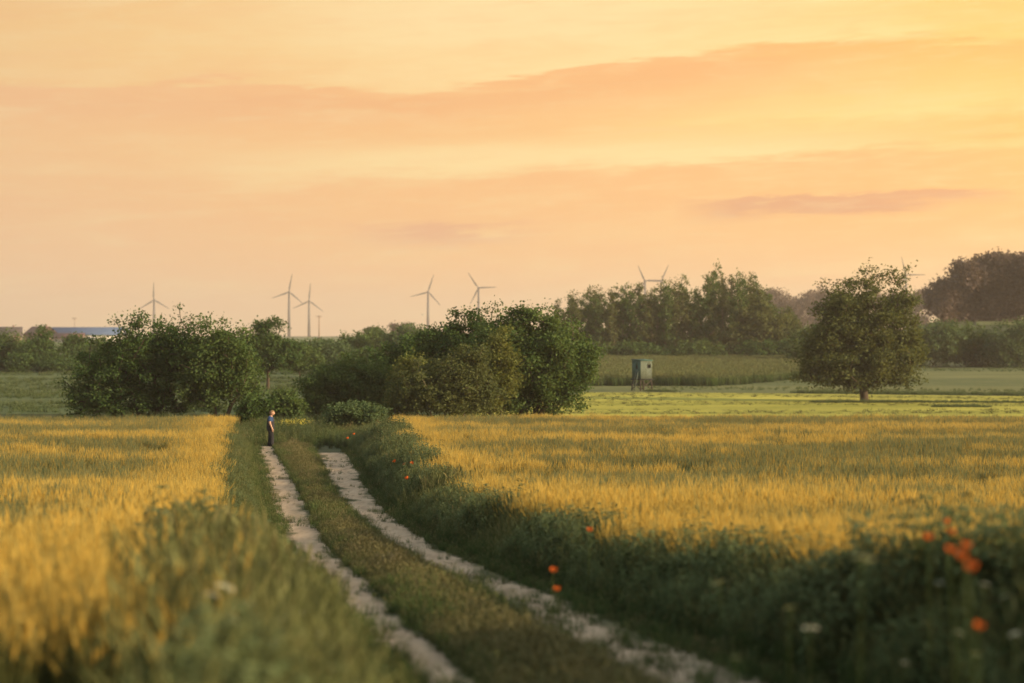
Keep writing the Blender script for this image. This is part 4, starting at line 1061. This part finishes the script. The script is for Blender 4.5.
for (px, row, h, lb) in [(553, 568, .75, 'upper poppy of the two beside the right rut'), (557, 587, .6, 'lower poppy of the two beside the right rut'), (590, 528, .95, 'orange poppy at the edge of the wheat above the weeds'),
                         (395, 461, .8, 'left poppy of the far cluster on the right verge'), (405, 464, .8, 'brightest poppy of the far cluster on the right verge'), (412, 463, .85, 'right poppy of the far cluster on the right verge'),
                         (407, 478, .7, 'poppy below the far cluster on the right verge'), (354, 434, .8, 'upper poppy in the dark tussock at the corner of the right wheat'), (348, 438, .75, 'lower poppy in the dark tussock at the corner of the right wheat')]:
    poppy(px, row, h, lb, g_, (.55 if row > 500 else 1.0), 10, 105)
poppy(215, 553, .95, 'orange poppy at the corner of the left wheat', None, .9, 8, 30)

def umbel_meshes(seed, r_):
    rnd = random.Random(seed); mb = MB(); st = MB()
    for k in range(22):
        a = rnd.uniform(0, 6.28); q = r_ * math.sqrt(rnd.random()); c_ = Vector((q * math.cos(a), q * math.sin(a), .02 - q * q * 2.2)); s_ = rnd.uniform(.010, .016); n = 6
        st.ribbon([(0, 0, -.06), c_], [.002, .0015], Vector((-math.sin(a), math.cos(a), 0)), .5, .5)
        rv = rnd.random()
        v = [c_ + Vector((0, 0, .006))] + [c_ + Vector((s_ * math.cos(i * 6.283 / n), s_ * math.sin(i * 6.283 / n), 0)) for i in range(n)]
        mb.add(v, (), [(0, 1 + i, 1 + (i + 1) % n) for i in range(n)], 0, rv)
    return mb.mesh('flower_head'), st.mesh('rays')
UM = [umbel_meshes(s_, r_) for s_, r_ in ((1, .06), (2, .08), (3, .05))]
for a_, b_ in UM: a_.materials.append(M['umbel']); b_.materials.append(M['stalk'])
def umbel(px, row, h, label, group, lo=6.0, hi_=100.0, sc=1.0, m=None):
    root, x_, y_ = flower_root('white_umbel', px, row, h, lo, hi_)
    mb = MB(); mb.tube([(.02, .02, -.03), (0, .01, h * .5), (0, 0, h - .04)], [.0035, .003, .002], 5); mb.build('stem', M['stalk'], root)
    k = rf_.randrange(3)
    a_ = link('flower_head', UM[k][0], None, root, (0, 0, h - .02)); a_.rotation_euler = (rf_.uniform(-.35, .35), rf_.uniform(-.35, .35), 0); a_.scale = (sc,) * 3
    b_ = link('rays', UM[k][1], None, a_)
    tag(root, label, 'wildflower', group)
umbel(862, 563, 1.25, 'single bright white flower above the dark weeds of the right verge', None, 9, 16, .75)
gl = 'cream umbels in the left verge'
lb = 'blurred cream umbel among the grass of the left verge near the camera'
for (px, row, h) in [(232, 558, .8), (260, 562, .8), (296, 552, .75), (210, 592, .9), (248, 600, .85), (282, 590, .75), (305, 610, .6), (232, 628, .85), (270, 640, .75), (300, 655, .6), (318, 632, .55), (255, 668, .8), (340, 668, .5), (225, 585, .9), (284, 615, .7)]:
    umbel(px, row, h + .12, lb, gl, 9, 30, rf_.uniform(.4, .7))
gl = 'white umbels in the dark weeds of the right verge'
lb = 'pale umbel among the dark weeds of the right verge near the camera'
for (px, row, h) in [(1005, 595, .8), (985, 582, .9), (940, 580, .9), (975, 655, .6), (905, 660, .5), (960, 630, .7), (790, 605, .75), (810, 625, .7), (735, 655, .5), (720, 580, .8), (1015, 640, .7)]:
    umbel(px, row, h + .12, lb, gl, 10, 24, rf_.uniform(.35, .6))
# yellow flowering clump by the person
def clump(px, row, label, w, sd):
    root, x_, y_ = flower_root('flowering_bush', px, row, .55, 95, 112)
    rg = np.random.default_rng(sd); n = 260
    P_ = rg.normal(size=(n, 3)) * np.array([w, .25, .10]) + np.array([0, 0, .48]); P_[:, 2] = np.maximum(P_[:, 2], .1)
    link('blossom', leaves_mesh('blossom', P_, np.tile([0, 0, 1.0], (n, 1)), .075, rg), M['yellow_flower'], root)
    P2 = rg.normal(size=(500, 3)) * np.array([w, .25, .16]) + np.array([0, 0, .25]); P2[:, 2] = np.maximum(P2[:, 2], .02)
    link('foliage', leaves_mesh('foliage', P2, np.tile([0, 0, 1.0], (500, 1)), .09, rg), M['leaf_mid'], root)
    tag(root, label, 'flowering bush', 'yellow flowers right of the person')
clump(288, 419, 'pale yellow flower clump nearest to the standing person', .16, 1)
clump(300, 417, 'pale yellow flower clump farther right of the standing person', .22, 2)

# ------------------------------------------------------------------ person
M['skin'] = simple_mat('skin', (.36, .215, .15), .55, .08, 6)
M['hair'] = simple_mat('hair', (.20, .12, .06), .8, .2, 20)
M['shirt'] = simple_mat('blue shirt', (.022, .05, .125), .85, .15, 6)
M['vest'] = simple_mat('dark vest', (.018, .018, .024), .9, .2, 6)
M['trousers'] = simple_mat('black trousers', (.014, .014, .018), .9, .2, 6)
M['boots'] = simple_mat('boots', (.03, .022, .018), .6, .2, 8)
def skin_obj(name, verts, edges, m, parent, sub=2, root=0):
    """verts: (x, y, z, rx, ry)"""
    me = bpy.data.meshes.new(name); me.from_pydata([v[:3] for v in verts], edges, []); me.update()
    o = link(name, me, m, parent)
    md = o.modifiers.new('skin', 'SKIN'); md.use_smooth_shade = True
    lay_ = me.skin_vertices[0] if me.skin_vertices else None
    if lay_ is None:
        bpy.context.view_layer.objects.active = o
        bpy.ops.mesh.customdata_skin_add(); lay_ = me.skin_vertices[0]
    for i, v in enumerate(verts):
        lay_.data[i].radius = (v[3], v[4] if len(v) > 4 else v[3]); lay_.data[i].use_root = (i == root)
    s_ = o.modifiers.new('smooth', 'SUBSURF'); s_.levels = sub; s_.render_levels = sub
    return o
def person():
    d = 88.0; px_ = 270.5; bx = wx(px_, d); z = gzf(bx, d)
    root = empty('person', (bx, d, z))
    # faces +x (right in the view); y is sideways. Standing easy, head bowed a little.
    B = [(0, 0, .93, .10, .11), (0, 0, 1.12, .09, .11), (.01, 0, 1.30, .10, .13), (.0, 0, 1.42, .09, .12), (.02, 0, 1.49, .055, .055), (.045, 0, 1.55, .05, .05)]
    E_ = [(0, 1), (1, 2), (2, 3), (3, 4), (4, 5)]
    for s_ in (-1, 1):
        k = len(B)
        fwd = .05 if s_ < 0 else -.04
        B += [(-.0, s_ * .17, 1.40, .065), (-.02 + fwd * .3, s_ * .215, 1.16, .048), (.03 + fwd, s_ * .215, .92, .034), (.05 + fwd, s_ * .21, .84, .036, .022)]
        E_ += [(3, k), (k, k + 1), (k + 1, k + 2), (k + 2, k + 3)]
        pz = .77
        for j, (fx, ln) in enumerate(((-.022, .062), (-.008, .075), (.008, .078), (.022, .070))):      # four fingers
            q = len(B); B += [(.055 + fwd + fx, s_ * .21, .80, .009), (.062 + fwd + fx, s_ * .207, .80 - ln * .55, .0085), (.060 + fwd + fx, s_ * .198, .80 - ln, .007)]
            E_ += [(k + 3, q), (q, q + 1), (q + 1, q + 2)]
        q = len(B); B += [(.085 + fwd, s_ * .20, .83, .010), (.10 + fwd, s_ * .195, .79, .009)]; E_ += [(k + 3, q), (q, q + 1)]
        k = len(B)
        st = .07 if s_ < 0 else -.06
        B += [(0, s_ * .09, .86, .075), (.02 + st * .5, s_ * .095, .50, .06), (st, s_ * .10, .12, .042), (st, s_ * .10, .05, .04), (st + .15, s_ * .105, .035, .032, .04)]
        E_ += [(0, k), (k, k + 1), (k + 1, k + 2), (k + 2, k + 3), (k + 3, k + 4)]
    skin_obj('body', B, E_, M['skin'], root)
    # head with face
    me = bpy.data.meshes.new('head')
    V = []; nu, nv = 18, 14
    for i in range(nv + 1):
        th = math.pi * i / nv; zz = math.cos(th); rr_ = math.sin(th)
        for j in range(nu):
            a = 2 * math.pi * j / nu; x_ = rr_ * math.cos(a); y_ = rr_ * math.sin(a)
            jaw = 1 - .25 * max(0, -zz)
            X_ = x_ * .098 * jaw + (.016 * max(0, -zz) if x_ > 0 else 0); Y_ = y_ * .078 * jaw; Z_ = zz * .122
            if x_ > .75 and abs(y_) < .3: X_ += .026 * math.exp(-((zz + .12) / .16) ** 2) * math.exp(-(y_ / .14) ** 2)      # nose
            if x_ > .6: X_ -= .008 * math.exp(-((zz - .08) / .1) ** 2) * math.exp(-((abs(y_) - .36) / .14) ** 2)                # eye sockets
            if x_ > .6: X_ += .006 * math.exp(-((zz + .46) / .07) ** 2) * math.exp(-(y_ / .25) ** 2)                            # lips
            V.append((X_, Y_, Z_))
    q = [(i * nu + j, (i + 1) * nu + j, (i + 1) * nu + (j + 1) % nu, i * nu + (j + 1) % nu) for i in range(nv) for j in range(nu)]
    hm = mesh_np('head', V, [q], smooth=True)
    hd = link('head', hm, M['skin'], root, (.062, 0, 1.635)); hd.rotation_euler = (0, R(12), 0)
    for s_ in (-1, 1):
        mb = MB(); mb.tube([(-.005, s_ * .074, -.035), (-.012, s_ * .088, 0), (-.008, s_ * .082, .03)], [.010, .016, .012], 7); mb.build('ear', M['skin'], hd, smooth=True)
        mb = MB(); mb.tube([(.078, s_ * .030, .010), (.084, s_ * .030, .010)], [.011, .008], 8); mb.build('eye', M['dark'], hd)
    hv = [(v[0] * 1.07 - .006, v[1] * 1.08, v[2] * 1.06 + .006) for v in V]
    keep = [f for f in q if np.mean([V[k][2] for k in f]) > (.062 if np.mean([V[k][0] for k in f]) > .01 else -.02)]
    link('hair', mesh_np('hair', hv, [keep], smooth=True), M['hair'], hd)
    # clothes
    sh = [(0, 0, .98, .150, .165), (0, 0, 1.14, .132, .158), (.01, 0, 1.30, .138, .175), (0, 0, 1.43, .105, .14), (.018, 0, 1.49, .066, .066)]
    se = [(0, 1), (1, 2), (2, 3), (3, 4)]
    for s_ in (-1, 1):
        fwd = .05 if s_ < 0 else -.04; k = len(sh); sh += [(0, s_ * .175, 1.405, .082), (-.015 + fwd * .2, s_ * .212, 1.22, .070)]; se += [(3, k), (k, k + 1)]
    skin_obj('shirt', sh, se, M['shirt'], root)
    skin_obj('vest', [(0, 0, .80, .175, .185), (0, 0, .95, .172, .182), (0, 0, 1.14, .158, .17), (.012, 0, 1.33, .155, .160), (.0, 0, 1.46, .118, .09)], [(0, 1), (1, 2), (2, 3), (3, 4)], M['vest'], root)
    tr = [(0, 0, 1.0, .14, .16)]; te = []
    for s_ in (-1, 1):
        st = .07 if s_ < 0 else -.06; k = len(tr); tr += [(0, s_ * .092, .85, .118), (.02 + st * .5, s_ * .097, .50, .095), (st, s_ * .10, .02, .088)]; te += [(0, k), (k, k + 1), (k + 1, k + 2)]
    skin_obj('trousers', tr, te, M['trousers'], root)
    for s_ in (-1, 1):
        st = .07 if s_ < 0 else -.06
        skin_obj('boot', [(st - .03, s_ * .10, .05, .055), (st + .06, s_ * .102, .045, .050), (st + .17, s_ * .106, .04, .042)], [(0, 1), (1, 2)], M['boots'], root, 1)
    root.scale = (1.12, 1.1, .91)
    tag(root, 'person in dark vest, blue shirt and black trousers standing side-on where the track ends', 'person')
person()

# ------------------------------------------------------------------ the evening air
hz = MB(); hz.box((0, 2450, 50), (7400, 7600, 120)); ho = hz.build('haze', None)
m = bpy.data.materials.new('haze'); m.use_nodes = True; h_ = m.node_tree
for n in list(h_.nodes): h_.nodes.remove(n)
ov = h_.nodes.new('ShaderNodeOutputMaterial'); pv = h_.nodes.new('ShaderNodeVolumePrincipled')
pv.inputs['Color'].default_value = (.97, .83, .70, 1); pv.inputs['Density'].default_value = .00020; pv.inputs['Anisotropy'].default_value = .3
h_.links.new(pv.outputs[0], ov.inputs['Volume'])
ho.data.materials.append(m); ho.display_type = 'WIRE'
tag(ho, 'warm evening haze in the air over the fields', kind='stuff')
